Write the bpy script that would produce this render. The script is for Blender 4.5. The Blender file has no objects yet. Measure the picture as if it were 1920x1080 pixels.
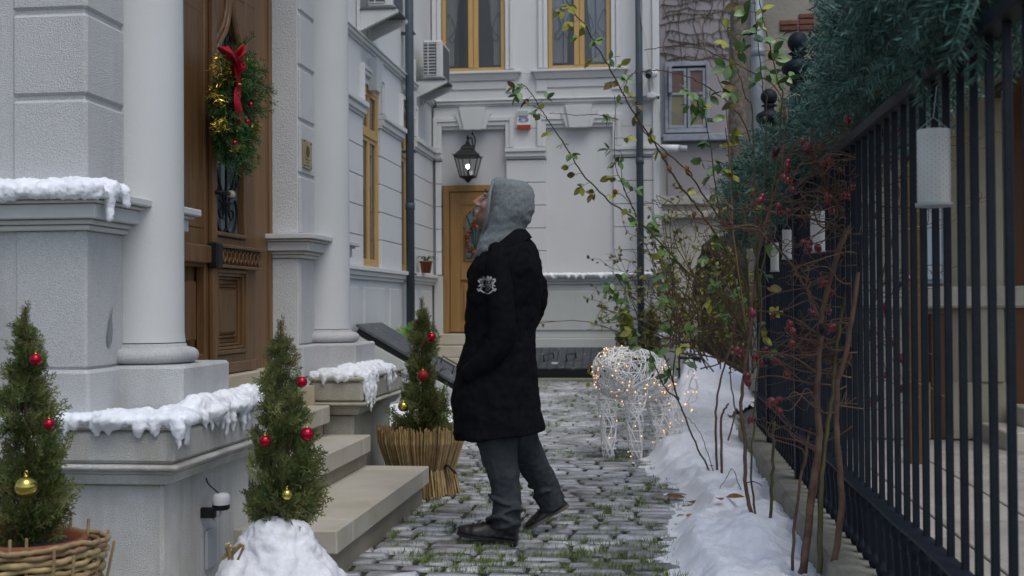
import bpy, math, random
import numpy as np
from mathutils import Vector, Matrix, noise
from mathutils.bvhtree import BVHTree
random.seed(7); RN=np.random.default_rng(11)
R=math.radians
sc=bpy.context.scene; COL=sc.collection
# ---------------------------------------------------------------- camera
FPX,YAW,PITCH,ROLL,CAMH=2300.,.119,.0139,-.006,1.2
_f=np.array([-math.sin(YAW)*math.cos(PITCH),math.cos(YAW)*math.cos(PITCH),math.sin(PITCH)])
_r=np.array([math.cos(YAW),math.sin(YAW),0.]);_u=np.cross(_r,_f)
_r,_u=_r*math.cos(ROLL)+_u*math.sin(ROLL),-_r*math.sin(ROLL)+_u*math.cos(ROLL)
_c=np.array([0,0,CAMH])
cd=bpy.data.cameras.new('camera');cam=bpy.data.objects.new('camera',cd);COL.objects.link(cam)
cd.sensor_width=36;cd.lens=36*FPX/1920;cd.clip_start=.05;cd.clip_end=600
cam.matrix_world=Matrix(((_r[0],_u[0],-_f[0],0),(_r[1],_u[1],-_f[1],0),(_r[2],_u[2],-_f[2],CAMH),(0,0,0,1)))
cd.dof.use_dof=True;cd.dof.focus_distance=6.2;cd.dof.aperture_fstop=4.5
sc.camera=cam
# ---------------------------------------------------------------- light
SUN_EL,SUN_AZ=R(60),R(146)
w=bpy.data.worlds.new('World');sc.world=w;w.use_nodes=True
nt=w.node_tree;bg=nt.nodes['Background'];sky=nt.nodes.new('ShaderNodeTexSky')
sky.sky_type='NISHITA';sky.sun_disc=False;sky.sun_elevation=SUN_EL;sky.sun_rotation=SUN_AZ
sky.air_density=1.0;sky.dust_density=2.8;sky.ozone_density=1.0
nt.links.new(sky.outputs[0],bg.inputs[0]);bg.inputs[1].default_value=.14
sl=bpy.data.lights.new('sun','SUN');so=bpy.data.objects.new('sun',sl);COL.objects.link(so)
sl.energy=.8;sl.angle=R(36);sl.color=(.98,1,.97)
sd=Vector((math.sin(SUN_AZ)*math.cos(SUN_EL),math.cos(SUN_AZ)*math.cos(SUN_EL),math.sin(SUN_EL)))
so.rotation_euler=sd.to_track_quat('Z','Y').to_euler()
sc.view_settings.view_transform='Standard';sc.view_settings.look='None'
sc.view_settings.exposure=0.16;sc.view_settings.gamma=1;sc.view_settings.use_curve_mapping=False
sc.render.engine='CYCLES';sc.cycles.use_denoising=True
sc.cycles.max_bounces=6;sc.cycles.diffuse_bounces=4;sc.cycles.glossy_bounces=3;sc.cycles.transmission_bounces=4;sc.cycles.transparent_max_bounces=6
sc.cycles.caustics_reflective=False;sc.cycles.caustics_refractive=False
# ---------------------------------------------------------------- helpers
def at(px,py,**k):
    "photo pixel -> point on the plane X=, Y= or Z="
    r=_f+_r*(px-960)/FPX-_u*(py-540)/FPX
    (a,v),=k.items();i='XYZ'.index(a);return _c+r*((v-_c[i])/r[i])
def V(*a): return np.array(a,float)
class G:
    "geometry collector: vertices, quads, tris"
    def __init__(s): s.v=[];s.q=[];s.t=[];s.n=0
    def add(s,v,q=None,t=None):
        v=np.asarray(v,float).reshape(-1,3);s.v.append(v)
        if q is not None and len(q): s.q.append(np.asarray(q,int).reshape(-1,4)+s.n)
        if t is not None and len(t): s.t.append(np.asarray(t,int).reshape(-1,3)+s.n)
        s.n+=len(v);return s
    def __iadd__(s,o):
        if s.n==0 and False: pass
        v=np.concatenate(o.v) if o.v else np.zeros((0,3))
        s.add(v,np.concatenate(o.q) if o.q else None,np.concatenate(o.t) if o.t else None);return s
    def verts(s): return np.concatenate(s.v) if s.v else np.zeros((0,3))
    def xf(s,M):
        M=np.array(M);v=s.verts();s.v=[v@M[:3,:3].T+M[:3,3]];return s
    def arr(s,fn):
        s.v=[fn(s.verts())];return s
def mesh(name,g,mat,smooth=False,org=(0,0,0)):
    me=bpy.data.meshes.new(name);v=g.verts()-np.asarray(org,float)
    q=np.concatenate(g.q) if g.q else np.zeros((0,4),int);t=np.concatenate(g.t) if g.t else np.zeros((0,3),int)
    me.vertices.add(len(v));me.vertices.foreach_set('co',v.ravel())
    me.loops.add(q.size+t.size);me.loops.foreach_set('vertex_index',np.concatenate([q.ravel(),t.ravel()]).astype(np.int32))
    me.polygons.add(len(q)+len(t))
    ls=np.concatenate([np.arange(len(q))*4,q.size+np.arange(len(t))*3]).astype(np.int32)
    me.polygons.foreach_set('loop_start',ls)
    me.polygons.foreach_set('use_smooth',np.full(len(q)+len(t),bool(smooth)))
    me.update(calc_edges=True);me.validate()
    if mat: me.materials.append(MAT[mat] if isinstance(mat,str) else mat)
    return me
ORG={}
def thing(name,label,cat,loc=(0,0,0),group=None,kind=None):
    o=bpy.data.objects.new(name,None);COL.objects.link(o);o.location=loc;ORG[o.name]=np.asarray(loc,float)
    o.empty_display_size=.1;tag(o,label,cat,group,kind);return o
def tag(o,label=None,cat=None,group=None,kind=None):
    if label:o['label']=label
    if cat:o['category']=cat
    if group:o['group']=group
    if kind:o['kind']=kind
    return o
def obj(name,g,mat,parent=None,smooth=False,loc=None):
    org=ORG[parent.name] if parent else np.asarray(loc if loc is not None else (0,0,0),float)
    o=bpy.data.objects.new(name,mesh(name,g,mat,smooth,org));COL.objects.link(o)
    if parent:o.parent=parent
    else:o.location=org
    ORG[o.name]=org;return o
def inst(name,me,parent,M):
    "a piece sharing mesh data, placed by world matrix M under parent"
    o=bpy.data.objects.new(name,me);COL.objects.link(o);org=ORG[parent.name] if parent else V(0,0,0)
    o.parent=parent;o.matrix_basis=Matrix.Translation(Vector(-org))@M;ORG[o.name]=org;return o
def solo(name,g,mat,label,cat,group=None,smooth=False,kind=None,loc=None):
    if loc is None: 
        v=g.verts();loc=((v[:,0].min()+v[:,0].max())/2,(v[:,1].min()+v[:,1].max())/2,v[:,2].min())
    return tag(obj(name,g,mat,None,smooth,loc),label,cat,group,kind)
def mods(o,voxel=None,smooth=0,disp=None,bevel=None,subd=0):
    if voxel:
        m=o.modifiers.new('r','REMESH');m.mode='VOXEL';m.voxel_size=voxel;m.use_smooth_shade=True
    if smooth:
        m=o.modifiers.new('s','SMOOTH');m.iterations=smooth;m.factor=.5
    if disp:
        for i,(st,size) in enumerate(disp):
            tx=bpy.data.textures.new('cl','CLOUDS');tx.noise_scale=size;tx.noise_depth=2
            m=o.modifiers.new('d','DISPLACE');m.texture=tx;m.strength=st;m.mid_level=.5;m.texture_coords='GLOBAL'
    if bevel:
        m=o.modifiers.new('b','BEVEL');m.width=bevel;m.segments=2;m.limit_method='ANGLE'
    if subd:
        m=o.modifiers.new('u','SUBSURF');m.levels=subd;m.render_levels=subd
    return o
# primitive geometry
_cs=[(i,j,k) for i in(-1,1) for j in(-1,1) for k in(-1,1)]
def _ctopo():
    ci={c:n for n,c in enumerate(_cs)};P=np.array([[[c[b]*(1 if b==a else .8) for b in range(3)] for a in range(3)] for c in _cs]).reshape(-1,3)
    q=[];t=[]
    for a in range(3):
        b,c=[x for x in range(3) if x!=a]
        for s in(-1,1):
            f=[]
            for(u,v)in((-1,-1),(1,-1),(1,1),(-1,1)):
                k=[0,0,0];k[a]=s;k[b]=u;k[c]=v;f.append(ci[tuple(k)]*3+a)
            q.append(f)
    for k in range(3):
        a,b=[x for x in range(3) if x!=k]
        for sa in(-1,1):
            for sb in(-1,1):
                c=[0,0,0];c[a]=sa;c[b]=sb;c[k]=-1;i=ci[tuple(c)]*3;c[k]=1;j=ci[tuple(c)]*3
                q.append([i+a,j+a,j+b,i+b])
    for n in range(8): t.append([n*3,n*3+1,n*3+2])
    def fix(fs):
        out=[]
        for f in fs:
            p=P[f];nn=np.cross(p[1]-p[0],p[2]-p[0]);out.append(f if nn@p.mean(0)>0 else f[::-1])
        return out
    return fix(q),fix(t)
CQ,CT=_ctopo()
def B(x0,x1,y0,y1,z0,z1,c=.008):
    lo=np.array([min(x0,x1),min(y0,y1),min(z0,z1)]);hi=np.array([max(x0,x1),max(y0,y1),max(z0,z1)])
    c=min(c,.45*(hi-lo).min());m=(lo+hi)/2;h=(hi-lo)/2
    v=[[m[b]+s[b]*(h[b] if b==a else h[b]-c) for b in range(3)] for s in _cs for a in range(3)]
    return G().add(v,CQ,CT)
def FR(b,t):
    "frustum between two rects b=(x0,x1,y0,y1,z), t same"
    v=[]
    for(x0,x1,y0,y1,z)in(b,t): v+=[(x0,y0,z),(x1,y0,z),(x1,y1,z),(x0,y1,z)]
    return G().add(v,[(3,2,1,0),(4,5,6,7)]+[(i,(i+1)%4,4+(i+1)%4,4+i) for i in range(4)])
def tube(pts,rad,n=8,cap=True,flat=None):
    P=np.asarray(pts,float);m=len(P);rad=np.broadcast_to(np.asarray(rad,float),(m,))
    T=np.gradient(P,axis=0);T/=np.linalg.norm(T,axis=1)[:,None]+1e-9
    a=np.array([0,0,1.]) if abs(T[0][2])<.9 else np.array([1.,0,0]);N=np.cross(T[0],a);N/=np.linalg.norm(N)
    th=np.arange(n)*2*np.pi/n;co,si=np.cos(th),np.sin(th);v=[]
    for i in range(m):
        N=N-T[i]*(N@T[i]);N/=np.linalg.norm(N)+1e-9;Bn=np.cross(T[i],N)
        fl=1 if flat is None else flat
        v.append(P[i]+rad[i]*(co[:,None]*N+fl*si[:,None]*Bn))
    v=np.concatenate(v);i=np.arange(n);j=(i+1)%n
    q=np.concatenate([np.stack([k*n+i,k*n+j,(k+1)*n+j,(k+1)*n+i],1) for k in range(m-1)])
    g=G()
    if cap:
        v=np.concatenate([v,P[:1],P[-1:]]);c0=m*n;t=np.concatenate([np.stack([np.full(n,c0),j,i],1),np.stack([np.full(n,c0+1),(m-1)*n+i,(m-1)*n+j],1)])
        return g.add(v,q,t)
    return g.add(v,q)
def spl(pts,k=6):
    "catmull-rom resample"
    P=np.asarray(pts,float);P=np.vstack([2*P[0]-P[1],P,2*P[-1]-P[-2]]);o=[]
    for i in range(1,len(P)-2):
        for t in np.arange(k)/k:
            a,b,c,d=P[i-1:i+3];o.append(.5*(2*b+(c-a)*t+(2*a-5*b+4*c-d)*t*t+(3*b-a-3*c+d)*t**3))
    o.append(P[-2]);return np.array(o)
def lathe(prof,n=24,c=(0,0,0),a0=0,a1=2*math.pi):
    prof=np.asarray(prof,float);full=abs(a1-a0-2*math.pi)<1e-6;k=n if full else n+1
    th=a0+np.arange(k)*(a1-a0)/n
    v=np.stack([np.outer(prof[:,0],np.cos(th)),np.outer(prof[:,0],np.sin(th)),np.repeat(prof[:,1:2],k,1)],2).reshape(-1,3)+np.asarray(c)
    q=[(i*k+j,i*k+(j+1)%k,(i+1)*k+(j+1)%k,(i+1)*k+j) for i in range(len(prof)-1) for j in range(n)]
    return G().add(v,q)
def ell(c,r,nu=12,nv=8,M=None):
    ph=np.linspace(0,np.pi,nv+1);pr=np.stack([np.sin(ph),-np.cos(ph)],1);g=lathe(pr,nu)
    v=g.verts()*np.asarray(r,float)
    if M is not None: v=v@np.array(M)[:3,:3].T
    g.v=[v+np.asarray(c,float)];return g
def rot(ax,a): return np.array(Matrix.Rotation(a,3,ax))
def mat4(p,fwd,up=(0,0,1),s=1.):
    "matrix with local +Y along fwd, local +Z near up"
    f=np.asarray(fwd,float);f=f/np.linalg.norm(f);u=np.asarray(up,float)
    x=np.cross(f,u);n=np.linalg.norm(x)
    if n<1e-4: x=np.cross(f,[1,0,0.01]);n=np.linalg.norm(x)
    x/=n;u=np.cross(x,f);s=np.broadcast_to(s,(3,))
    return Matrix(((x[0]*s[0],f[0]*s[1],u[0]*s[2],p[0]),(x[1]*s[0],f[1]*s[1],u[1]*s[2],p[1]),(x[2]*s[0],f[2]*s[1],u[2]*s[2],p[2]),(0,0,0,1)))
def scatter(tpl,Ms):
    "many transformed copies of template geometry in one collector"
    v=tpl.verts();q=np.concatenate(tpl.q) if tpl.q else None;t=np.concatenate(tpl.t) if tpl.t else None
    g=G();Ms=np.array([np.array(m) for m in Ms]);k=len(Ms);n=len(v)
    if k==0: return g
    vv=np.einsum('kij,nj->kni',Ms[:,:3,:3],v)+Ms[:,None,:3,3];off=(np.arange(k)*n)[:,None,None]
    g.add(vv.reshape(-1,3),None if q is None else (q[None]+off).reshape(-1,4),None if t is None else (t[None]+off).reshape(-1,3));return g
# ---------------------------------------------------------------- materials
MAT={}
def M(name,col,rough=.6,col2=None,ns=6.,nd=5.,lo=.35,hi=.65,bump=0.,bs=60.,metal=0.,rnd=0.,stain=None,spec=.25,wood=None,em=None,trans=0.,sheen=0.,sss=0.,fine=None,voro=None,alpha=1.,str_=None):
    m=bpy.data.materials.new(name);m.use_nodes=True;n=m.node_tree;L=n.links.new;b=n.nodes['Principled BSDF']
    b.inputs['Base Color'].default_value=(*col,1);b.inputs['Roughness'].default_value=rough;b.inputs['Metallic'].default_value=metal
    b.inputs['Specular IOR Level'].default_value=spec
    tc=n.nodes.new('ShaderNodeTexCoord');src=tc.outputs['Object']
    geo=n.nodes.new('ShaderNodeNewGeometry')
    P=geo.outputs['Position']
    def nz(scale,detail=5.,vec=None,rough_=.55,dist=0.):
        k=n.nodes.new('ShaderNodeTexNoise');k.inputs['Scale'].default_value=scale;k.inputs['Detail'].default_value=detail;k.inputs['Roughness'].default_value=rough_
        k.inputs['Distortion'].default_value=dist;L(vec or P,k.inputs['Vector']);return k.outputs['Fac']
    def mr(x,a,c,o0=0.,o1=1.):
        k=n.nodes.new('ShaderNodeMapRange');k.inputs[1].default_value=a;k.inputs[2].default_value=c;k.inputs[3].default_value=o0;k.inputs[4].default_value=o1;L(x,k.inputs[0]);return k.outputs[0]
    def mix(f,a,c,bt='MIX'):
        k=n.nodes.new('ShaderNodeMix');k.data_type='RGBA';k.blend_type=bt
        if isinstance(f,float): k.inputs[0].default_value=f
        else: L(f,k.inputs[0])
        for i,x in((6,a),(7,c)):
            if isinstance(x,tuple): k.inputs[i].default_value=(*x,1)
            else: L(x,k.inputs[i])
        return k.outputs[2]
    c=None
    def cur(): return c if c is not None else col
    if wood:   # grain along an axis: stretched noise
        mp=n.nodes.new('ShaderNodeMapping');mp.inputs['Scale'].default_value=wood;L(P,mp.inputs['Vector'])
        c=mix(mr(nz(1.,8.,mp.outputs[0],.65,1.2),.3,.7),col,col2)
    elif col2: c=mix(mr(nz(ns,nd),lo,hi),col,col2)
    if stain:
        for(scol,sscale,a,z,amt,vec)in stain:
            v=None
            if vec:
                mp=n.nodes.new('ShaderNodeMapping');mp.inputs['Scale'].default_value=vec;L(P,mp.inputs['Vector']);v=mp.outputs[0]
            c=mix(mr(nz(sscale,7.,v,.65),a,z,0.,amt),cur(),scol)
    if fine:   # fine speckle
        c=mix(mr(nz(fine[1],2.),.4,.62,0.,fine[2]),cur(),fine[0])
    if rnd:
        oi=n.nodes.new('ShaderNodeObjectInfo')
        h=n.nodes.new('ShaderNodeHueSaturation');h.inputs['Value'].default_value=1
        L(mr(oi.outputs['Random'],0,1,1-rnd,1+rnd),h.inputs['Value'])
        if c is None: h.inputs['Color'].default_value=(*col,1)
        else: L(c,h.inputs['Color'])
        c=h.outputs[0]
    if str_: # island variation
        h=n.nodes.new('ShaderNodeHueSaturation');L(mr(geo.outputs['Random Per Island'],0,1,1-str_,1+str_),h.inputs['Value'])
        h2=mr(geo.outputs['Random Per Island'],0,1,.485,.515);L(h2,h.inputs['Hue'])
        if c is None: h.inputs['Color'].default_value=(*col,1)
        else: L(c,h.inputs['Color'])
        c=h.outputs[0]
    if c is not None: L(c,b.inputs['Base Color'])
    if bump:
        bp=n.nodes.new('ShaderNodeBump');bp.inputs['Strength'].default_value=bump;bp.inputs['Distance'].default_value=.01
        L(nz(bs,4.),bp.inputs['Height']);L(bp.outputs[0],b.inputs['Normal'])
    if em:
        b.inputs['Emission Color'].default_value=(*em[0],1);b.inputs['Emission Strength'].default_value=em[1]
    if trans: b.inputs['Transmission Weight'].default_value=trans
    if sheen: b.inputs['Sheen Weight'].default_value=sheen
    if alpha<1: b.inputs['Alpha'].default_value=alpha
    MAT[name]=m;return m
DIRT=(.20,.19,.14);GREEN=(.19,.2,.13)
M('stucco',(.585,.60,.605),.85,(.645,.66,.66),1.2,bump=.9,bs=210,stain=[(GREEN,1.1,.52,.78,.55,None),((.30,.29,.25),.7,.52,.8,.5,(5,5,.6))],fine=((.36,.36,.35),130,.28))
M('stucco_ped',(.66,.665,.65),.85,(.70,.705,.69),1.2,bump=.9,bs=200,stain=[((.27,.265,.17),.9,.46,.72,.6,None),((.26,.24,.17),.8,.46,.74,.6,(6,6,.7)),((.12,.115,.08),2.5,.66,.8,.5,None)],fine=((.33,.33,.31),150,.3))
M('stucco_smooth',(.585,.60,.60),.75,(.54,.555,.545),1.,bump=.12,bs=60,stain=[((.36,.36,.30),1.2,.6,.85,.45,None)])
M('stucco_old',(.50,.49,.43),.85,(.42,.40,.33),2.,bump=.55,bs=130,stain=[(DIRT,2.2,.5,.72,.6,None),(GREEN,.9,.5,.8,.5,(6,6,.8))],fine=((.26,.25,.2),120,.3))
M('house_white',(.635,.65,.655),.75,(.60,.615,.61),.6,bump=.12,bs=90,stain=[((.42,.41,.35),.9,.58,.85,.5,None),((.40,.39,.34),.8,.58,.85,.35,(3,3,.35))])
M('house_base',(.54,.57,.57),.8,(.48,.50,.48),.8,bump=.18,bs=60,stain=[((.34,.32,.22),.8,.5,.8,.6,(1.5,1.5,.6))])
M('recess_grey',(.50,.51,.53),.8,(.46,.47,.48),.8,bump=.1,bs=60)
M('door_wood',(.085,.044,.018),.42,(.20,.108,.044),bump=.12,bs=40,wood=(26,26,1.6),spec=.4)
M('frame_wood',(.135,.072,.029),.45,(.22,.122,.052),bump=.12,bs=40,wood=(22,22,1.3),spec=.4)
M('oak',(.23,.125,.045),.45,(.32,.185,.072),bump=.06,bs=40,wood=(16,16,1.2))
M('window_wood',(.46,.29,.105),.5,(.54,.36,.15),bump=.05,bs=40,wood=(20,20,1.5))
M('iron',(.012,.013,.014),.45,metal=.0,bump=.15,bs=120)
M('rail_paint',(.007,.011,.018),.55,(.012,.0165,.025),12,bump=.2,bs=120,spec=.2)
M('pipe_paint',(.052,.07,.085),.45,(.065,.085,.10),6,bump=.05,bs=60)
M('zinc',(.24,.27,.30),.5,(.32,.35,.38),3,metal=.3,bump=.1,bs=30)
M('glass_dark',(.03,.036,.036),.06,(.05,.055,.055),2,spec=.8)
M('pane',(.12,.14,.15),.03,alpha=.35,spec=1.)
M('glass_door',(.10,.13,.13),.12,(.16,.2,.2),3,spec=.7)
M('curtain',(.52,.54,.52),.8,(.40,.43,.41),3,wood=(30,30,.6))
M('curtain_and_sky_reflection',(.50,.57,.66),.7,(.62,.68,.75),2,wood=(20,20,.6))  # pale curtain cloth; its blue is painted sky reflection in the right upper window
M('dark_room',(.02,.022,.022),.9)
M('brass',(.46,.37,.20),.38,(.34,.27,.15),14,metal=.55)
M('plaque_ink',(.10,.08,.045),.6)
M('porcelain',(.55,.5,.4),.3)
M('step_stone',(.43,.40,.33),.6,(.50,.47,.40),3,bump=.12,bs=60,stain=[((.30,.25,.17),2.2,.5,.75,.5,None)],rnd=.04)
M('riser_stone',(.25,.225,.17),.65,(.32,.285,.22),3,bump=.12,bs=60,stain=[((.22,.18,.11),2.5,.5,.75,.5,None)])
M('beige_plaster',(.50,.44,.33),.8,(.44,.38,.28),2,bump=.25,bs=60,stain=[(DIRT,2,.55,.8,.5,None)])
M('snow',(.87,.90,.94),.6,(.80,.83,.88),9,bump=.5,bs=70,fine=((.66,.69,.74),55,.22),stain=[((.45,.44,.41),5,.68,.8,.35,None)])
M('snow_dirty',(.78,.80,.84),.65,(.70,.72,.76),5,bump=.4,bs=50,stain=[((.36,.35,.32),6,.62,.8,.55,None)],fine=((.5,.5,.5),60,.22))
M('sett',(.20,.205,.205),.38,(.30,.305,.31),9,bump=.5,bs=60,rnd=.2,stain=[((.11,.115,.115),2.3,.52,.72,.5,None),((.68,.71,.75),1.5,.44,.62,.62,None),((.62,.65,.69),9,.5,.72,.4,None)],spec=.5)
M('joint',(.025,.025,.019),.95,(.05,.055,.03),14,bump=.6,bs=60,stain=[((.6,.63,.67),2.6,.58,.74,.55,None)])
M('grass',(.105,.17,.035),.7,(.17,.22,.06),20,str_=.35)
M('soil',(.045,.037,.028),.95,(.07,.06,.045),20,bump=.6,bs=60)
M('ground',(.12,.12,.10),.9,(.17,.165,.14),3,bump=.4,bs=30)
M('concrete',(.30,.29,.24),.9,(.22,.21,.165),6,bump=.7,bs=45,stain=[((.15,.15,.07),4,.5,.72,.65,None),((.08,.075,.06),9,.58,.75,.5,None)])
M('slab',(.36,.34,.30),.75,(.29,.27,.235),4,bump=.2,bs=50,rnd=.08)
M('thuja',(.07,.105,.03),.6,(.15,.16,.055),9,str_=.45)
M('thuja_tip',(.14,.125,.045),.6,(.10,.09,.035),14,str_=.3)
M('fir',(.035,.095,.026),.5,(.075,.14,.04),14,str_=.35)
M('blue_fir',(.028,.085,.066),.42,(.10,.20,.165),10,str_=.55,spec=.4)
M('twig',(.11,.075,.045),.75,(.07,.05,.03),30)
M('bark',(.20,.17,.145),.9,(.10,.085,.07),14,bump=1.,bs=45,stain=[((.36,.25,.14),4,.6,.72,.7,(2,2,.7))])
M('cane_red',(.085,.048,.034),.6,(.15,.092,.062),14,bump=.2,bs=80)
M('cane_green',(.09,.085,.032),.55,(.07,.055,.028),14)
M('cane_tan',(.27,.17,.09),.6,(.2,.13,.07),14)
M('rose_leaf',(.085,.18,.045),.38,(.13,.21,.06),16,rnd=.35,spec=.6)
M('rose_leaf_y',(.30,.32,.05),.45,(.22,.22,.045),30,rnd=.3)
M('rose_leaf_b',(.17,.115,.04),.5,(.13,.14,.04),30,rnd=.3)
M('dry_leaf',(.30,.15,.05),.7,(.19,.10,.04),30,rnd=.3)
M('hip',(.19,.013,.018),.2,(.11,.007,.012),60,rnd=.35,spec=.7)
M('hip_dark',(.022,.014,.018),.4)
M('terracotta',(.24,.08,.04),.7,(.18,.06,.03),10)
M('wicker',(.33,.24,.125),.6,(.22,.155,.08),30,str_=.3)
M('straw',(.36,.255,.125),.65,(.25,.165,.075),24,str_=.4)
M('bauble_red',(.42,.012,.035),.14,metal=.75)
M('bauble_matte',(.27,.014,.02),.5,metal=.35)
M('bauble_gold',(.52,.43,.10),.14,metal=.95)
M('tinsel',(.72,.52,.09),.2,metal=.9,str_=.3)
M('ribbon',(.40,.006,.02),.6,(.30,.004,.013),20)
M('white_plastic',(.66,.68,.70),.4)
M('grey_plastic',(.40,.42,.43),.5)
M('black_plastic',(.012,.013,.015),.45)
M('ac_white',(.60,.61,.60),.5,(.52,.53,.52),4)
M('ac_dark',(.10,.11,.12),.6)
M('red_plastic',(.45,.07,.025),.4)
M('hatch_metal',(.048,.058,.066),.5,(.07,.08,.088),4,bump=.2,bs=40,stain=[((.34,.35,.36),7,.6,.68,.5,(1,3,1))])
M('hatch_lid',(.075,.088,.095),.5,(.10,.11,.118),5,bump=.15,bs=40,stain=[((.36,.38,.40),9,.58,.66,.55,(2.4,.8,.8))])
M('wire_white',(.80,.81,.80),.4)
M('fairy',(1,.6,.3),.4,em=((1,.52,.2),2.2))
M('bulb',(1,1,1),.4,em=((1,.97,.92),14.))
M('lantern_paper',(.72,.70,.66),.8,(.66,.64,.60),4,bump=.2,bs=60)
M('paper_mark',(.42,.41,.38),.8)
M('coat',(.0028,.0036,.0052),.92,(.0055,.0066,.0088),40,bump=.35,bs=350,spec=.12)
M('hoodie',(.155,.185,.195),.95,(.215,.245,.255),70,bump=.5,bs=500,spec=.15,sheen=.15,stain=[((.08,.10,.105),160,.5,.7,.5,None)])
M('jeans',(.030,.036,.042),.85,(.050,.058,.064),9,bump=.35,bs=420,spec=.2)
M('leather',(.009,.009,.010),.33,(.016,.016,.017),12,bump=.25,bs=140,spec=.55)
M('sole',(.13,.115,.10),.7)
M('skin',(.37,.235,.18),.5,(.33,.19,.15),30,bump=.15,bs=200)
M('stubble',(.22,.14,.10),.8,(.15,.09,.065),160)
M('hair',(.035,.022,.014),.6)
M('thread',(.42,.43,.43),.8,(.30,.31,.31),200)
M('pink_wall',(.37,.345,.355),.85,(.32,.30,.31),1.2,bump=.2,bs=50,stain=[((.25,.24,.22),1.5,.55,.8,.5,(2,2,.7))])
M('cream_wall',(.50,.48,.42),.85,(.44,.43,.38),1.,bump=.2,bs=50,stain=[((.3,.29,.25),1.2,.5,.8,.5,None)])
M('ruin_wall',(.31,.29,.24),.95,(.24,.225,.19),1.6,bump=.8,bs=18,stain=[((.40,.36,.28),1.3,.5,.62,.7,None),((.15,.14,.11),2.2,.55,.7,.6,None)])
M('brick',(.19,.085,.065),.9,(.14,.065,.05),12,bump=.5,bs=50,rnd=.2)
M('old_frame',(.38,.41,.46),.7,(.28,.3,.34),8,bump=.2,bs=50)
M('pane_brick_reflection',(.15,.09,.085),.4,(.2,.13,.12),5,wood=(3,3,60))  # reddish brick reflection painted into the upper pane colour
M('pane_yellow',(.28,.25,.15),.4,(.2,.19,.14),4)
M('right_wall',(.40,.37,.28),.85,(.33,.30,.225),1.2,bump=.3,bs=40,stain=[((.20,.18,.13),1.4,.5,.8,.6,(2,2,.5))])
M('brown_door',(.085,.036,.018),.5,(.11,.05,.025),wood=(10,10,1.))
M('timber',(.13,.072,.024),.7,(.08,.043,.015),wood=(14,3,14))
M('gas_yellow',(.50,.36,.03),.5)
M('rock',(.038,.03,.024),.9,(.06,.05,.04),4,bump=.8,bs=14)
M('cable',(.45,.46,.45),.6)
M('ribbon_black',(.006,.007,.010),.5)
M('flower_red',(.22,.018,.016),.55,(.26,.05,.02),25,str_=.5)
M('bench_stone',(.56,.56,.56),.8,(.5,.5,.49),3,bump=.2,bs=50)
M('jamb_plaster',(.68,.70,.72),.85,(.62,.64,.65),2,bump=.7,bs=120,stain=[((.4,.41,.38),1.5,.52,.75,.4,None)])
# ================================================================ SETTING
def struct(name,g,mat,smooth=False): return tag(obj(name,g,mat,None,smooth),kind='structure')
def sheet(x0,x1,y0,y1,z): return G().add([(x0,y0,z),(x1,y0,z),(x1,y1,z),(x0,y1,z)],[(0,1,2,3)])
struct('ground',sheet(-150,150,-150,150,-.03),'ground')
PX0,PX1,PY0,PY1=-3.7,.72,3.2,19.8
pav=struct('cobblestone_pavement',sheet(PX0,PX1,PY0,PY1,-.012),'joint')
def snow_edge(y):   # left border of the snow bank on the paving
    return np.interp(y,[4.4,5.6,6.0,6.6,7.2,7.9,8.4,8.9,9.6,10.3,11.2,12.5,14.,17.,20.],[.12,.08,.05,.05,.13,.12,.02,-.06,-.12,-.02,.06,-.06,.10,.2,.3])
def sett_geo(sd):
    r=np.random.default_rng(sd);n=5;xs=np.array([-1,-.87,0,.87,1.]);X,Y=np.meshgrid(xs,xs)
    # rounded irregular stone top, unit half size 1, skirt down
    sq=np.maximum(abs(X),abs(Y));k=1-.10*((abs(X)>.9)&(abs(Y)>.9))
    Z=np.where(sq>.9,-.011,0)+r.normal(0,.0025,X.shape)
    Xj=X*k+r.normal(0,.035,X.shape);Yj=Y*k+r.normal(0,.05,X.shape)
    v=np.stack([Xj,Yj,Z],2).reshape(-1,3)
    q=[(j*n+i,j*n+i+1,(j+1)*n+i+1,(j+1)*n+i) for j in range(n-1) for i in range(n-1)]
    ring=[i for i in range(n)]+[j*n+n-1 for j in range(1,n)]+[(n-1)*n+i for i in range(n-2,-1,-1)]+[j*n for j in range(n-2,0,-1)]
    m=len(v);sk=v[ring].copy();sk[:,2]=-.05;sk[:,:2]*=1.03;v=np.vstack([v,sk]);L=len(ring)
    q+=[(ring[(i+1)%L],ring[i],m+i,m+(i+1)%L) for i in range(L)]
    return G().add(v,q)
SG=[sett_geo(i) for i in range(10)];SM=[mesh('cobblestone',g,'sett',True) for g in SG]
cells=[];y=PY0
rr=random.Random(3)
while y<PY1:
    d=rr.uniform(.115,.155);x=PX0+rr.uniform(0,.15)
    while x<PX1-.05:
        wd=rr.uniform(.15,.30)
        yy=y+d/2+.02*math.sin(x*2.2+y*.6)+.012*noise.noise((x*1.5,y*1.5,0))
        cells.append((x+wd/2,yy,wd,d));x+=wd
    y+=d
vis=[]
for (cx,cy,wd,d) in cells:
    dd=np.array([cx,cy,0])-_c;de=dd@_f
    if de<.5: continue
    px=960+FPX*(dd@_r)/de;py=540-FPX*(dd@_u)/de
    inside=-40<px<1960 and py<1095 and cx<snow_edge(cy)+.1 and not(cx<-1.45 and cy<8.6) and not(cx<-2.3 and cy<16)
    vis.append((not inside,cy,(cx,cy,wd,d)))
vis.sort(key=lambda t:(t[0],t[1]))
far=G()
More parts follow.
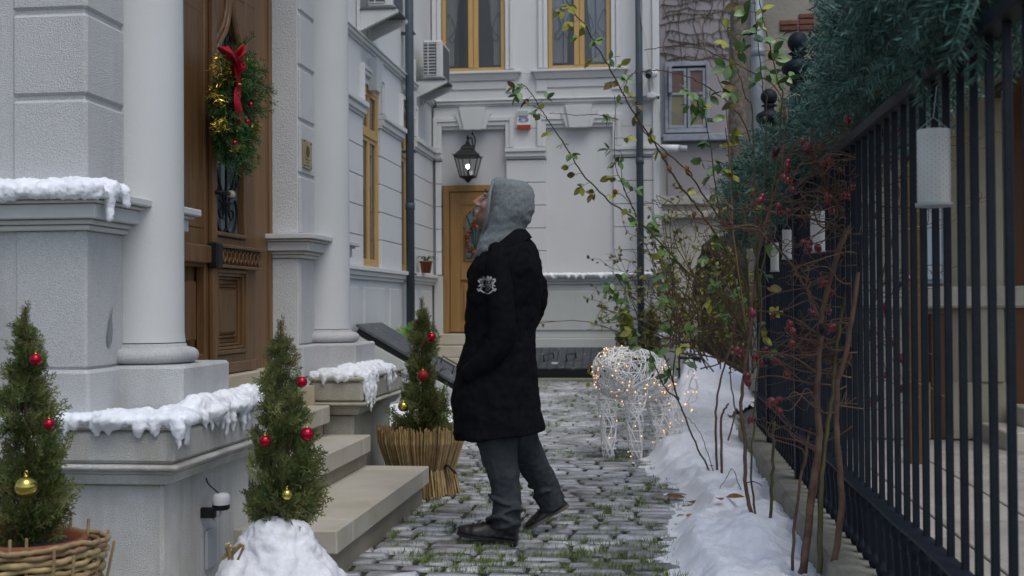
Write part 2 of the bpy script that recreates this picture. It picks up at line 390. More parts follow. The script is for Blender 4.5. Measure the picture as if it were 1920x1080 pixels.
for i,(_,_,(cx,cy,wd,d)) in enumerate(vis):
    k=rr.randrange(10);h=rr.uniform(-.004,.008)
    Mx=Matrix.Translation((cx,cy,h))@Matrix.Rotation(rr.uniform(-.05,.05),4,'Z')@Matrix.Rotation(rr.uniform(-.04,.04),4,'X')@Matrix.Rotation(rr.uniform(-.03,.03),4,'Y')@Matrix.Diagonal((wd/2-.0105,d/2-.0105,1,1))
    if i<300: inst('cobblestone',SM[k],pav,Mx)
    elif cy<20: far+=scatter(SG[k],[Mx])
tag(obj('far_cobblestones',far,'sett',pav,True),kind='stuff')
# yard beyond the fence
yard=struct('paved_yard',sheet(.95,9,1.,11.2,-.006),'joint')
sm=[mesh('paving_slab',B(-.245,.245,-.245,.245,-.03,.0,.006),'slab') for _ in range(3)]
for i in range(5):
    for j in range(16):
        x=1.25+.5*i;y=3.2+.5*j
        if y<11 : inst('paving_slab',sm[(i+j)%3],yard,Matrix.Translation((x,y,.012+.003*((i*7+j*3)%3))))
# snow bank along the fence wall
def snow_h(x,y):
    e=snow_edge(y)+.05*noise.noise((y*2.3,1.7,0))+.03*noise.noise((y*7,3.,0))
    t=(x-e)/.16
    s=max(0,min(1,t));s=s*s*(3-2*s)
    base=.085+.03*max(0,(x-e))/.5-.05*max(0,(x-.45))/.2
    lump=.055*noise.noise((x*2.6,y*2.2,.3))+.035*noise.noise((x*6,y*5,2.))+.014*noise.noise((x*15,y*13,5))
    hv=s*(base+lump)
    # bigger heaps: by the deer's muzzle, at the far wall
    for(hx,hy,hr,hh)in((.28,9.6,.28,.09),(.45,18.6,1.1,.42),(.75,16.8,.8,.28),(.30,7.1,.22,.05),(.45,5.9,.3,.06),(.52,8.9,.25,.05)):
        d=((x-hx)/hr)**2+((y-hy)/hr)**2
        if d<6: hv+=hh*math.exp(-d*1.6)*s
    thin=.010*noise.noise((x*5,y*4,9.))+.008*noise.noise((x*17,y*15,4.))+.004
    for(fx,fy,fr)in((.30,6.4,.07),(.22,6.9,.07),(.36,7.5,.08),(.20,8.1,.07),(.35,8.7,.08),(.12,9.1,.07),(.28,10.4,.09),(.45,6.9,.06),(.40,5.5,.07),(.5,7.9,.07),(.15,11.2,.1)):
        d=((x-fx)/fr)**2+((y-fy)/(fr*1.9))**2
        if d<3: hv-=.045*math.exp(-d*d)*s
    hv+=s*(.010*noise.noise((x*28,y*24,1.))+.006*noise.noise((x*55,y*50,3.)))
    return hv+(1-s)*(thin-.05*max(0,(e-x))/.3)
nx,ny=90,620;xs=np.linspace(-.42,.70,nx);ys=4.3+(20.4-4.3)*np.linspace(0,1,ny)**1.7
v=[];keep=[]
for y in ys:
    for x in xs:
        xx=x if y<13 else -.4+(x+.42)*(1+ (y-13)*.2)
        v.append((xx,y,snow_h(xx,y)));
q=[(j*nx+i,j*nx+i+1,(j+1)*nx+i+1,(j+1)*nx+i) for j in range(ny-1) for i in range(nx-1)]
sb=struct('snow_bank',G().add(v,q),'snow',True)
# ================================================================ ENTRANCE PORTICO (left)
PXF,PN,PF=-2.16,4.44,7.26          # pier face X, near pier Y, far pier Y
por=thing('entrance_portico','white stucco entrance portico with columns, piers and carved wooden double door',"portico",(-2.3,6.2,0))
def pier(y0,y1,xl):
    g=B(-3.6,PXF-.012,y0+.012,y1-.012,.76,4.3,.004)
    core=obj('pier',g,'stucco',por)
    for z0,z1 in((2.012,2.327),(2.343,2.657),(2.673,2.99),(3.006,3.32),(3.336,3.7)):
        obj('stucco_block',B(xl,PXF,y0,y1,z0,z1,.012),'stucco',core)
    obj('stucco_block',B(xl,PXF,y0,y1,1.64,1.997,.012),'stucco',core)
    obj('pier_shaft',B(xl+.01,PXF-.004,y0+.004,y1-.004,.965,1.50,.01),'stucco',core)
    obj('base_block',B(xl+.0,PXF+.02,y0-.025,y1,.76,.962,.012),'stucco',core)
    c=G()
    for(z0,z1,o)in((1.495,1.515,.018),(1.517,1.535,.035),(1.537,1.592,.065),(1.594,1.606,.085),(1.608,1.638,.11)): c+=B(-2.95 if y0<5 else xl-o,PXF+o,y0-o,y1+o*.9,z0,z1,.004)
    obj('cornice',c,'stucco_smooth',core)
pier(PN,5.24,-2.462)
pier(PF,8.2,-2.40)
# main house body behind the piers, with a moulded pilaster at the left edge
obj('wall',B(-9,-2.44,5.1,8.3,0,9,.01),'stucco',por)
obj('wall',B(-9,-2.56,4.62,5.15,0,9,.01),'stucco',por)
mo=G()
for k,(x0,x1,d) in enumerate(((-2.70,-2.60,.03),(-2.60,-2.565,.10),(-2.565,-2.54,.06),(-2.54,-2.50,.13),(-2.50,-2.468,.095))): mo+=B(x0,x1,4.62-d,4.66,1.66,4.,.006)
mo+=B(-3.0,-2.465,4.46,4.66,.76,1.62,.01)
obj('moulding',mo,'stucco_smooth',por)
obj('entablature',B(-2.5,-1.84,4.3,8.3,4.3,4.9,.02),'stucco_smooth',por)
def column(yc):
    ex=obj('plinth',B(PXF-.02,-1.88,yc-.24,yc+.30,.762,.966,.012),'stucco',por)
    n=32;a0,a1=-math.pi*.62,math.pi*.62
    tor=[(.150,.968)]+[(.165+.032*math.sin(t),1.0-.032*math.cos(t)) for t in np.linspace(0.1,math.pi-.1,8)]+[(.152,1.036),(.152,1.046),(.142,1.052)]
    sh=[(.138,1.054),(.134,1.10),(.133,2.2),(.128,3.2),(.122,4.18),(.15,4.22),(.15,4.3)]
    c=obj('column',lathe(sh,n,(PXF+.02,yc,0),a0,a1).arr(lambda v:np.stack([PXF+.02+(v[:,0]-PXF-.02)*1.2,yc+(v[:,1]-yc)*1.2,v[:,2]],1)),'stucco_smooth',por,True)
    obj('column_base',lathe(tor,n,(PXF+.02,yc,0),a0,a1).arr(lambda v:np.stack([PXF+.02+(v[:,0]-PXF-.02)*1.12,yc+(v[:,1]-yc)*1.12,v[:,2]],1)),'stucco',c,True)
column(4.925);column(7.72)
obj('jamb_wall',B(-2.42,-2.178,PF-.006,PF+.05,.80,1.49,.003),'jamb_plaster',por);obj('jamb_wall',B(-2.42,-2.178,PF-.006,PF+.05,1.645,3.9,.003),'jamb_plaster',por)
def pedestal(y0,y1,old):
    X=-1.86;m='stucco_old' if old else 'stucco_ped'
    p=obj('pedestal',B(-2.75 if not old else -2.06,X,y0+.08,y1-.08,0,.535,.012),m,por)
    xl=-2.8 if not old else -2.12
    obj('pedestal_block',B(xl,-1.785,y0+.005,y1-.005,.617,.742,.014),m,p)
    obj('pedestal_cap',B(xl,-1.775,y0-.01,y1+.01,.744,.772,.01),m,p)
    c=FR((xl+.02,-1.825,y0+.045,y1-.045,.537),(xl,-1.805,y0+.025,y1-.025,.575))
    c+=B(xl,-1.80,y0+.02,y1-.02,.577,.592,.004);c+=B(xl,-1.765,y0-.015,y1+.015,.594,.615,.008)
    obj('moulding',c,m,p);return p
pn=pedestal(4.36,5.50,False);pf=pedestal(7.27,8.46,True)
obj('plaster_chip',G().add([(PXF+.003,4.62+a,1.04+b) for a,b in((0,0),(.03,.02),(.04,.07),(.03,.12),(.042,.17),(.02,.13),(.005,.09),(-.012,.04))]+[(PXF+.003,4.632,1.08)],None,[(8,i,(i+1)%8) for i in range(8)]),'zinc',por)
obj('inset_panel',B(-1.858,-1.846,4.86,4.97,.12,.28,.003),'grey_plastic',pn)
obj('backing_wall',B(-2.8,-2.1,7.40,8.35,0,.6,.01),'stucco_old',pf)
# stone steps
st=thing('entrance_steps','beige stone steps rising from the cobbles to the carved wooden door','steps',(-1.7,6.3,0))
def step(x,y0,y1,z,zb,yr):
    n=3;ys=np.linspace(y0,y1,n+1)
    ys[1]=y0+.28;ys[2]=y1-.18
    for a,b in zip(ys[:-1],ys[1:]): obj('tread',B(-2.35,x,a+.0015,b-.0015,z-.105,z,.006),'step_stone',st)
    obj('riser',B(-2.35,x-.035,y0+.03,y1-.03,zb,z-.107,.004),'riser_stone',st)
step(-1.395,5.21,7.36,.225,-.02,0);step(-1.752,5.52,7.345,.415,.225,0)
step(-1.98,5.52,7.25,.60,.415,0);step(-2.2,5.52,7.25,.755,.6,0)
obj('side_slab',B(-2.30,-2.075,7.22,7.262,.42,.72,.004),'beige_plaster',st)
# carved double door, plane X=-2.36
DX=-2.36
dr=obj('door',B(DX-.06,DX-.012,5.24,7.24,.80,3.9,.004),'frame_wood',por)
obj('sill',B(DX-.02,DX+.10,5.30,7.25,.757,.835,.008),'beige_plaster',dr)
def dsl(name,y0,y1,z0,z1,x0,x1,m='door_wood',c=.006): return obj(name,B(DX+x0,DX+x1,y0,y1,z0,z1,c),m,dr)
# jamb
dsl('jamb',6.875,7.25,.80,3.9,-.03,.012,'frame_wood',.006);dsl('jamb_bead',7.20,7.252,.80,3.9,.0,.026,'frame_wood')
# visible leaf: stiles and rails
dsl('stile',6.135,6.215,.86,3.6,0,.045);dsl('stile',6.685,6.87,.86,3.6,0,.045)
dsl('stile',6.06,6.132,.86,3.6,0,.05);dsl('cover_strip',6.105,6.165,.86,3.6,.05,.08)
dsl('rail',6.215,6.685,.862,.945,0,.044);dsl('kick_rail',6.14,6.87,.84,.90,.04,.062)
dsl('rail',6.215,6.685,1.405,1.575,0,.046)
def frm(a,w_,x0,x1):
    y0,y1,z0,z1=6.215+a,6.685-a,.945+a,1.405-a;g=B(DX+x0,DX+x1,y0,y0+w_,z0,z1,.005);g+=B(DX+x0,DX+x1,y1-w_,y1,z0,z1,.005);g+=B(DX+x0,DX+x1-.001,y0+w_,y1-w_,z0,z0+w_,.005);g+=B(DX+x0,DX+x1-.001,y0+w_,y1-w_,z1-w_,z1,.005);return g
for a,w_,d in((0,.022,.062),(.022,.018,.05),(.04,.016,.03),(.056,.03,.012),(.086,.014,.026)): obj('panel_moulding',frm(a,w_,-.01,d),'door_wood',dr)
dsl('raised_panel',6.315,6.585,1.045,1.305,-.01,.034,'door_wood',.02)
# carved band
bd=dsl('carved_band',6.15,6.885,1.425,1.515,.04,.075);obj('band_ledge',B(DX+.04,DX+.10,6.14,6.90,1.513,1.53,.004),'door_wood',dr);obj('band_ledge',B(DX+.04,DX+.09,6.14,6.89,1.408,1.424,.004),'door_wood',dr)
cg=G()
for k in range(11):
    yc=6.195+k*.062;cg+=tube([(DX+.08,yc+.022*math.cos(t),1.468+.03*math.sin(t)) for t in np.linspace(.6,6.0,12)],.0065,6)
obj('carving',cg,'door_wood',bd,True)
obj('bracket',B(DX+.05,DX+.11,6.085,6.165,1.40,1.535,.01),'iron',dr)
dsl('glass_bead',6.215,6.685,1.575,1.60,.02,.06)
# glass with ogee arch head
obj('glass',B(DX-.005,DX+.004,6.215,6.685,1.59,2.9,.001),'glass_door',dr)
def ogee(t,side):  # half arch outline from springing up to the tip
    return None
yc,hw=6.45,.235;z0=2.42
L=[(yc-hw,z0),(yc-hw+.012,z0+.10),(yc-hw+.075,z0+.19),(yc-.075,z0+.27),(yc-.025,z0+.36),(yc,z0+.50)]
Lr=[(2*yc-a,b) for a,b in L]
for nm,pts,yo in(('spandrel',L,6.135),('spandrel',Lr,6.87)):
    P=spl([(0,a,b) for a,b in pts],5);g=G();n=len(P)
    v=[]
    for p in P:
        for x in(0,.041): v.append((DX+x,p[1],p[2]))
        for x in(0,.041): v.append((DX+x,yo,p[2]))
    v=np.array(v);q=[]
    for i in range(n-1):
        a=i*4;b=a+4;q+=[(a+1,b+1,b+3,a+3),(a,a+1,b+1,b) if nm else 0]
    g.add(v,q);sp=obj(nm,g,'door_wood',dr)
    obj('arch_moulding',tube([(DX+.05,p[1]+(-.012 if yo<yc else .012),p[2]) for p in P],.017,8),'door_wood',sp,True)
    obj('arch_moulding',tube([(DX+.048,p[1]+(-.045 if yo<yc else .045),p[2]+.02) for p in P],.012,8),'door_wood',sp,True)
dsl('head_rail',6.135,6.87,2.915,3.3,0,.047)
# hidden-side leaf
dsl('stile',5.42,5.55,.86,3.6,0,.045);dsl('rail',5.55,6.06,1.405,1.6,0,.045);dsl('rail',5.55,6.06,.86,.96,0,.045);dsl('carved_band',5.5,6.09,1.425,1.515,.04,.075)
dsl('jamb',5.24,5.42,.8,3.9,-.01,.075,'frame_wood')
dsl('raised_panel',5.62,5.99,1.03,1.33,0,.03);obj('glass',B(DX-.005,DX+.004,5.55,6.06,1.6,2.9,.001),'glass_door',dr)
dsl('stile',5.72,6.06,1.6,3.3,0,.044);dsl('head_rail',5.42,6.06,2.7,3.3,0,.045)
# wrought iron grille
ig=G();x=DX+.022
def sc_(pts,r=.007): 
    global ig;ig+=tube(spl([(x,6.45+a,b) for a,b in pts],6),r,6)
def spiral(cy,cz,r0,turn,a0,sgn):
    t=np.linspace(0,turn,26);return [(cy+r0*(1-.8*k/turn)*math.cos(a0+sgn*k),cz+r0*(1-.8*k/turn)*math.sin(a0+sgn*k)) for k in t]
sc_([(0,1.6),(0,1.9),(0,2.3),(0,2.75)],.008)
for s in(-1,1):
    sc_([(s*.21,2.02),(s*.13,1.9),(s*.05,1.79),(s*.01,1.73)],.009)
    sc_([(s*.012,1.62),(s*.06,1.60),(s*.13,1.63),(s*.17,1.71),(s*.14,1.79)],.008)
    sc_([(s*a,b) for a,b in spiral(.085,1.715,.06,7.,1.2,1)],.006)
    sc_([(s*.21,1.98),(s*.2,1.90),(s*.12,1.83),(s*.09,1.80)],.006)
    sc_([(s*a,b) for a,b in spiral(.175,1.90,.045,6.5,1.5,-1)],.006)
    sc_([(s*.05,2.1),(s*.1,2.2),(s*.16,2.3),(s*.2,2.42)],.007)
    sc_([(s*a,b) for a,b in spiral(.09,2.50,.06,7.,-1.,1)],.006)
    sc_([(s*a,b) for a,b in spiral(.05,2.66,.04,7.,-1.,1)],.006)
for z in(1.76,2.06,2.28): ig+=ell((x,6.45,z),(.016,.016,.02),8,6)
for z in (2.0,2.1): ig+=tube([(x,6.38,z),(x,6.41,z+.03),(x,6.45,z+.01),(x,6.49,z+.03),(x,6.52,z)],.008,6)
obj('grille',ig,'iron',dr,True)
hd=obj('handle',tube([(DX+.05,6.135,1.795),(DX+.10,6.135,1.795)],.012,8)+(G()) if False else tube([(DX+.05,6.135,1.795),(DX+.115,6.135,1.795),(DX+.125,6.16,1.795),(DX+.125,6.22,1.795)],[.011,.011,.012,.009],8),'iron',dr,True)
hk=ell((DX+.125,6.245,1.795),(.02,.032,.02),10,8);obj('knob',hk,'porcelain',dr,True)
obj('escutcheon',B(DX+.048,DX+.056,6.118,6.152,1.73,1.86,.003),'iron',dr)
# brass plaque on the far pier
pq=thing('brass_plaque','small brass name plaque screwed to the far pier beside the wooden door','plaque',(PXF+.01,7.37,2.05))
obj('plate',B(PXF+.001,PXF+.011,7.285,7.465,2.05,2.225,.002),'brass',pq)
e=G()
for k in range(9):
    a=k*2*math.pi/9;e+=ell((PXF+.012,7.375+.030*math.cos(a),2.155+.028*math.sin(a)),(.0015,.011,.011),8,5)
e+=ell((PXF+.012,7.375,2.155),(.0018,.017,.02),8,6)
for z,wd in((2.105,.045),(2.088,.02),(2.068,.05)): e+=B(PXF+.0105,PXF+.0125,7.375-wd,7.375+wd,z-.003,z+.003,.0005)
obj('emblem',e,'plaque_ink',pq)
for y in(7.297,7.453):
    for z in(2.062,2.213): obj('screw',ell((PXF+.012,y,z),(.003,.006,.006),8,5),'iron',pq)
# motion sensor lamp on the near pedestal
sl_=thing('sensor_lamp','white domed sensor lamp on black bracket fixed to near pedestal','lamp',(-1.84,4.98,.2))
q0=at(410,940,X=-1.80);yl,zl=q0[1],q0[2]
obj('dome',lathe([(.036,zl-.012),(.038,zl+.005),(.036,zl+.022),(.028,zl+.032),(0,zl+.035)],18,(-1.79,yl,0)),'white_plastic',sl_,True)
obj('base',lathe([(0,zl-.034),(.03,zl-.034),(.036,zl-.028),(.0365,zl-.012)],18,(-1.79,yl,0)),'black_plastic',sl_,True)
obj('bracket',B(-1.862,-1.80,yl-.05,yl-.02,zl-.062,zl-.02,.004),'black_plastic',sl_)
obj('cable',tube(spl([(-1.79,yl,zl-.034),(-1.80,yl-.012,zl-.08),(-1.835,yl-.005,zl-.06),(-1.845,yl+.01,zl-.075),(-1.85,yl+.02,zl-.045)],6),.004,6),'cable',sl_,True)
obj('wire',tube(spl([(-1.80,yl,zl+.034),(-1.84,yl-.005,zl+.07),(-1.855,yl+.004,zl+.095)],5),.003,6),'black_plastic',sl_,True)
# ================================================================ WHITE HOUSE: side wing and back wing
ho=thing('white_house','white stucco courtyard house with side wing and back wing meeting at a corner','house',(-3.7,20,0))
WX=-3.7
def hb(name,g,mat='house_white',p=None): return obj(name,g,mat,p or ho)
hb('wall',B(-7,WX-.12,8.3,20.6,0,9.5,.01))
wing=hb('wall',B(WX-.13,WX-.02,8.3,20.12,4.55,9.5,.01))
GZ=[1.70]+[2.085+.375*k for k in range(5)]+[3.60]
GZ=[1.70,2.085,2.46,2.835,3.21,3.585]
segs=[(12.5,15.16),(16.17,17.50),(18.42,19.985)]
for a,b in segs:
    for z0,z1 in zip(GZ[:-1],GZ[1:]): hb('stucco_block',B(WX-.11,WX,a,b,z0+.005,z1-.005,.005),p=wing)
    c=G()
    for z0,z1,o in((3.588,3.62,.02),(3.622,3.70,.05),(3.702,3.77,.085)): c+=B(WX-.1,WX+o,a-.02,b+(.02 if b<19 else 0),z0,z1,.006)
    hb('impost',c,p=wing)
    hb('frieze',B(WX-.11,WX-.012,a,b,3.772,4.49,.01),p=wing)
for a,b in((15.16,16.17),(17.50,18.42)):
    hb('lintel',B(WX-.11,WX-.014,a,b,4.06,4.49,.004),p=wing)
    m=(a+b)/2
    for s in(0,1):
        o=.05-.02*s;k=.11-.05*s
        g=B(WX-.02,WX+o,a-k,a-k+.05,3.79,4.2+.06-.05*s,.005);g+=B(WX-.02,WX+o,b+k-.05,b+k,3.79,4.2+.06-.05*s,.005);g+=B(WX-.02,WX+o-.002,a-k+.05,b+k-.05,4.16-.05*s+.04,4.26-.05*s,.005)
        hb('window_trim',g,p=wing)
    hb('keystone',FR((WX-.02,WX+.09,m-.12,m+.12,4.0),(WX-.02,WX+.11,m-.19,m+.19,4.40)),p=wing)
g=G()
for z0,z1,o in((4.492,4.52,.015),(4.522,4.565,.05),(4.567,4.59,.075)): g+=B(WX-.1,WX+o,8.3,19.99,z0,z1,.005)
hb('cornice',g,p=wing)
for z0,z1,o in((1.555,1.60,.02),(1.602,1.655,.05),(1.657,1.698,.085)): pass
g=G()
for z0,z1,o in((1.535,1.58,.02),(1.582,1.64,.05),(1.642,1.697,.085)): g+=B(WX-.1,WX+o,12.5,19.99,z0,z1,.005)
hb('string_course',g,p=wing)
base=hb('base_wall',B(WX-.1,WX-.02,8.3,20.0,0,1.533,.005),p=None)
for a,b in((13.2,14.9),(15.2,16.35),(16.7,17.3),(17.85,18.75),(19.0,19.85)): hb('base_panel',B(WX-.03,WX+.0,a,b,.85,1.44,.012),p=base)
hb('plinth',B(WX-.03,WX+.04,8.3,19.9,0,.78,.01),'house_base',p=base)
def window_x(y0,y1,z0,z1,X,m='window_wood'):
    "two-leaf tall window set in an X=const wall, with transom"
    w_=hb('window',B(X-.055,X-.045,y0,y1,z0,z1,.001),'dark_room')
    f=G();t=.055
    for a,b in((y0,y0+t),(y1-t,y1)): f+=B(X-.05,X+.01,a,b,z0,z1,.004)
    for a,b in((z0,z0+t),(z1-t,z1)): f+=B(X-.05,X+.008,y0+t,y1-t,a,b,.004)
    zt=z1-.62;f+=B(X-.05,X+.018,y0+t,y1-t,zt-.04,zt+.04,.004)
    obj('frame',f,m,w_)
    mid=(y0+y1)/2;L=G()
    for a,b in((y0+t,mid),(mid,y1-t)):
        for c,d in((z0+t,zt-.04),(zt+.04,z1-t)):
            L+=B(X-.045,X+.0,a,a+.055,c,d,.004);L+=B(X-.045,X+.0,b-.055,b,c,d,.004)
            L+=B(X-.045,X-.002,a+.055,b-.055,c,c+.055,.004);L+=B(X-.045,X-.002,a+.055,b-.055,d-.055,d,.004)
    obj('sash',L,m,w_)
    obj('pane',B(X-.03,X-.026,y0+t,y1-t,z0+t,z1-t,.0005),'glass_dark',w_)
    return w_
window_x(15.17,16.16,1.70,4.05,WX-.045);window_x(17.51,18.41,1.70,4.05,WX-.045)
# back wing, face plane Y=20
BY=20.
back=hb('wall',B(-3.82,.035,BY+.12,21.2,0,9.5,.01))
for a,b in((-3.66,-3.56),(-2.475,-1.825),(-.715,.03)):
    for z0,z1 in zip(GZ[:-1],GZ[1:]): hb('stucco_block',B(a,b,BY,BY+.13,z0+.005,z1-.005,.005),p=back)
    c=G()
    for z0,z1,o in((3.60,3.63,.02),(3.632,3.71,.05),(3.712,3.775,.08)): c+=B(a+(.0 if a<-3 else -.015),b+.015,BY-o,BY+.1,z0,z1,.005)
    hb('impost',c,p=back)
    hb('frieze',B(a,b,BY+.01,BY+.13,3.777,4.10,.008),p=back)
hb('frieze',B(-3.69,.03,BY+.008,BY+.13,4.102,4.48,.006),p=back)
hb('corner_strip',B(-.075,.04,BY-.045,BY+.1,1.70,9.4,.008),p=back)
for a,b in((-3.55,-2.485),(-1.815,-.725)):
    for o,k in((.05,.14),(.03,.07)):
        g=B(a-k,a-k+.07,BY-o,BY+.02,3.79,4.09+k+.07,.005);g+=B(b+k-.07,b+k,BY-o,BY+.02,3.79,4.09+k+.07,.005);g+=B(a-k+.07,b+k-.07,BY-o+.002,BY+.02,4.09+k-.0,4.09+k+.07,.005)
        hb('arch_trim',g,p=back)
    m=(a+b)/2
    hb('keystone',FR((m-.15,m+.15,BY-.09,BY+.02,4.09),(m-.22,m+.22,BY-.11,BY+.02,4.46)),p=back)
    hb('keystone_wing',FR((m-.21,m+.21,BY-.06,BY+.02,4.10),(m-.30,m+.30,BY-.07,BY+.02,4.36)),p=back)
hb('recessed_panel',B(-1.83,-.71,BY+.075,BY+.13,1.69,4.11,.003),'house_white',p=back)
hb('recessed_panel',B(-3.57,-2.47,BY+.075,BY+.13,3.18,4.11,.003),'recess_grey',p=back)
g=G()
for z0,z1,o in((4.482,4.51,.015),(4.512,4.56,.045),(4.562,4.585,.07)): g+=B(-3.63,.05,BY-o,BY+.1,z0,z1,.005)
hb('cornice',g,p=back)
hb('upper_wall',B(-3.69,.035,BY-.0,BY+.13,4.587,5.0,.005),p=back)
for a,b in((-3.69,-3.55),(-2.48,-1.78),(-.74,.035)): hb('upper_wall',B(a,b,BY-.0,BY+.13,5.002,9.4,.005),p=back)
hb('upper_wall',B(-3.55,-.74,BY,BY+.13,7.3,9.4,.005),p=back)
g=B(-2.45,-.45,BY-.05,BY+.1,1.535,1.58,.005);g=G()
for z0,z1,o in((1.535,1.58,.03),(1.582,1.63,.06),(1.632,1.672,.10)): g+=B(-2.44,.05,BY-o,BY+.13,z0,z1,.005)
hb('string_course',g,'house_base',p=back)
bb=hb('base_wall',B(-2.44,.04,BY-.0,BY+.13,.66,1.533,.005),'house_base')
hb('base_wall',B(-3.69,-3.54,BY-.0,BY+.13,.0,1.69,.005),'house_base');
hb('base_panel',B(-2.2,-.66,BY-.02,BY+.02,.78,1.42,.012),'house_base',p=bb)
hb('plinth',B(-2.44,.05,BY-.06,BY+.13,.0,.655,.012),'house_base',p=bb)
def window_y(x0,x1,z0,z1,Y,cm):
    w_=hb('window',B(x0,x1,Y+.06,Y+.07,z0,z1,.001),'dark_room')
    f=G();t=.065
    for a,b in((x0,x0+t),(x1-t,x1)): f+=B(a,b,Y-.02,Y+.05,z0,z1,.004)
    f+=B(x0+t,x1-t,Y-.018,Y+.05,z0,z0+t,.004);f+=B(x0+t,x1-t,Y-.018,Y+.05,z1-t,z1,.004)
    m=(x0+x1)/2;f+=B(m-.085,m-.003,Y-.03,Y+.05,z0+t,z1-t,.006);f+=B(m+.003,m+.085,Y-.026,Y+.05,z0+t,z1-t,.006)
    obj('frame',f,'window_wood',w_)
    for a,b,s in((x0+t,m-.085,1),(m+.085,x1-t,-1)):
        n=15;xs=np.linspace(a,b,n);v=[];zz=np.linspace(z0+.12,z1,6)
        for z in zz:
            for i,xx in enumerate(xs):
                # curtain drawn aside towards the jamb lower down
                tt=i/(n-1) if s==1 else 1-i/(n-1);pull=(.62 if cm=='curtain' else .95)-.30*math.exp(-((z-z0-.3)/.7)**2)
                xr=(a+(b-a)*tt*pull) if s==1 else (b-(b-a)*tt*pull)
                v.append((xr,Y+.052+.006*math.sin(tt*22),z))
        obj('curtain',G().add(v,[(j*n+i,j*n+i+1,(j+1)*n+i+1,(j+1)*n+i) for j in range(5) for i in range(n-1)]),cm,w_,True)
        obj('pane',B(a,b,Y+.014,Y+.018,z0+t,z1-t,.0005),'pane',w_)
        c=(a+b)/2;g=tube([(c,Y+.036,z0+t),(c,Y+.036,z1-t)],.007,6)
        for sg in(-1,1): g+=tube(spl([(c,Y+.036,z0+.62),(c+sg*.05,Y+.036,z0+.55),(c+sg*.1,Y+.036,z0+.50),(c+sg*.14,Y+.036,z0+.58),(c+sg*.1,Y+.036,z0+.62),(c+sg*.04,Y+.036,z0+.72),(c+sg*.1,Y+.036,z0+.9),(c+sg*.15,Y+.036,z0+.98),(c+sg*.16,Y+.036,z0+.9)],4),.006,5)
        obj('inner_grille',g,'iron',w_,True)
    # surround and sill
    for k in(0,1):
        o=.05-.025*k;e0=.16-.08*k;hb('window_trim',B(x0-e0,x0-e0+.07,BY-o,BY+.02,z0+.02,z1,.006),p=w_);hb('window_trim',B(x1+e0-.07,x1+e0,BY-o,BY+.02,z0+.02,z1,.006),p=w_)
    g=B(x0-.30+.02,x1+.28,BY-.13,BY+.05,z0-.055,z0-.015,.006);g+=FR((x0-.2,x1+.2,BY-.05,BY+.05,z0-.16),(x0-.24,x1+.24,BY-.10,BY+.05,z0-.057));hb('sill',g,p=w_)
    g=B(x0-.20,x0-.02,BY-.03,BY+.05,z0-.36,z0-.165,.006);g+=B(x1+.02,x1+.2,BY-.03,BY+.05,z0-.36,z0-.165,.006);g+=B(x0-.02,x1+.02,BY-.025,BY+.05,z0-.30,z0-.165,.006);hb('apron',g,p=w_)
window_y(-3.54,-2.49,5.06,7.28,BY+.04,'curtain');window_y(-1.77,-.75,5.06,7.28,BY+.04,'curtain_and_sky_reflection')  # right window: nearly full pale blue curtain stands in for reflected sky
# back door with arched glass light, stone steps below
bd_=hb('back_door',B(-3.535,-2.485,BY+.05,BY+.10,.745,3.185,.003),'oak')
f=G()
for a,b in((-3.535,-3.43),(-2.59,-2.485)): f+=B(a,b,BY+.0,BY+.06,.745,3.185,.006)
f+=B(-3.43,-2.59,BY+.002,BY+.06,3.08,3.185,.006);obj('door_frame',f,'oak',bd_)
f=G()
for a,b in((-3.42,-3.25),(-2.77,-2.6)): f+=B(a,b,BY+.015,BY+.055,.76,3.07,.006)
for a,b in((.76,.92),(1.62,1.90),(2.86,3.07)): f+=B(-3.25,-2.77,BY+.017,BY+.055,a,b,.006)
obj('leaf',f,'oak',bd_)
obj('raised_panel',B(-3.20,-2.82,BY+.025,BY+.055,.98,1.56,.02),'oak',bd_)
arch=[(-3.18,1.94),(-3.18,2.66),(-3.08,2.76),(-2.95,2.87),(-2.84,2.82),(-2.80,2.70),(-2.80,1.94)]
P=np.array([(a,BY+.03,b) for a,b in arch]);P=np.vstack([P[:1],spl(P[1:-1],5),P[-1:],P[:1]])
obj('glass_bead',tube(P,.022,8),'oak',bd_,True)
obj('light_surround',B(-3.25,-2.77,BY+.03,BY+.052,1.90,2.87,.002),'oak',bd_)
c0=P[:-1].mean(0);n=len(P)-1;obj('glass',G().add(np.vstack([P[:-1]-(0,.006,0),[c0-(0,.006,0)]]),None,[(n,i,(i+1)%n) for i in range(n)]),'glass_door',bd_)
gg=G();Yg=BY+.016
for s in(-1,1):
    gg+=tube(spl([(-2.99+s*.16,Yg,2.0),(-2.99+s*.1,Yg,1.97),(-2.99+s*.06,Yg,2.05),(-2.99+s*.15,Yg,2.2),(-2.99+s*.16,Yg,2.35)],5),.008,5)
    gg+=tube(spl([(-2.99+s*.02,Yg,2.15),(-2.99+s*.05,Yg,2.4),(-2.99+s*.12,Yg,2.6),(-2.99+s*.15,Yg,2.7),(-2.99+s*.08,Yg,2.74)],5),.008,5)
    gg+=tube([(-2.99+s*.05,Yg,2.15),(-2.99+s*.08,Yg,2.45)],.006,5)
gg+=tube([(-2.99+.045*math.cos(t),Yg,2.72+.045*math.sin(t)) for t in np.linspace(0,6.28,14)],.008,5);gg+=tube([(-2.99,Yg,1.95),(-2.99,Yg,2.66)],.007,5)
obj('grille',gg,'iron',bd_,True)
bs=thing('back_steps','pale stone steps below the oak back door','steps',(-3,19.5,0))
for k in range(4): obj('tread',B(-3.60,-2.46,BY-.06-.30*(3-k)-.28,BY+.04,.19*k-.01 if k else 0,.18*(k+1)+.005*k,.008),'step_stone',bs)
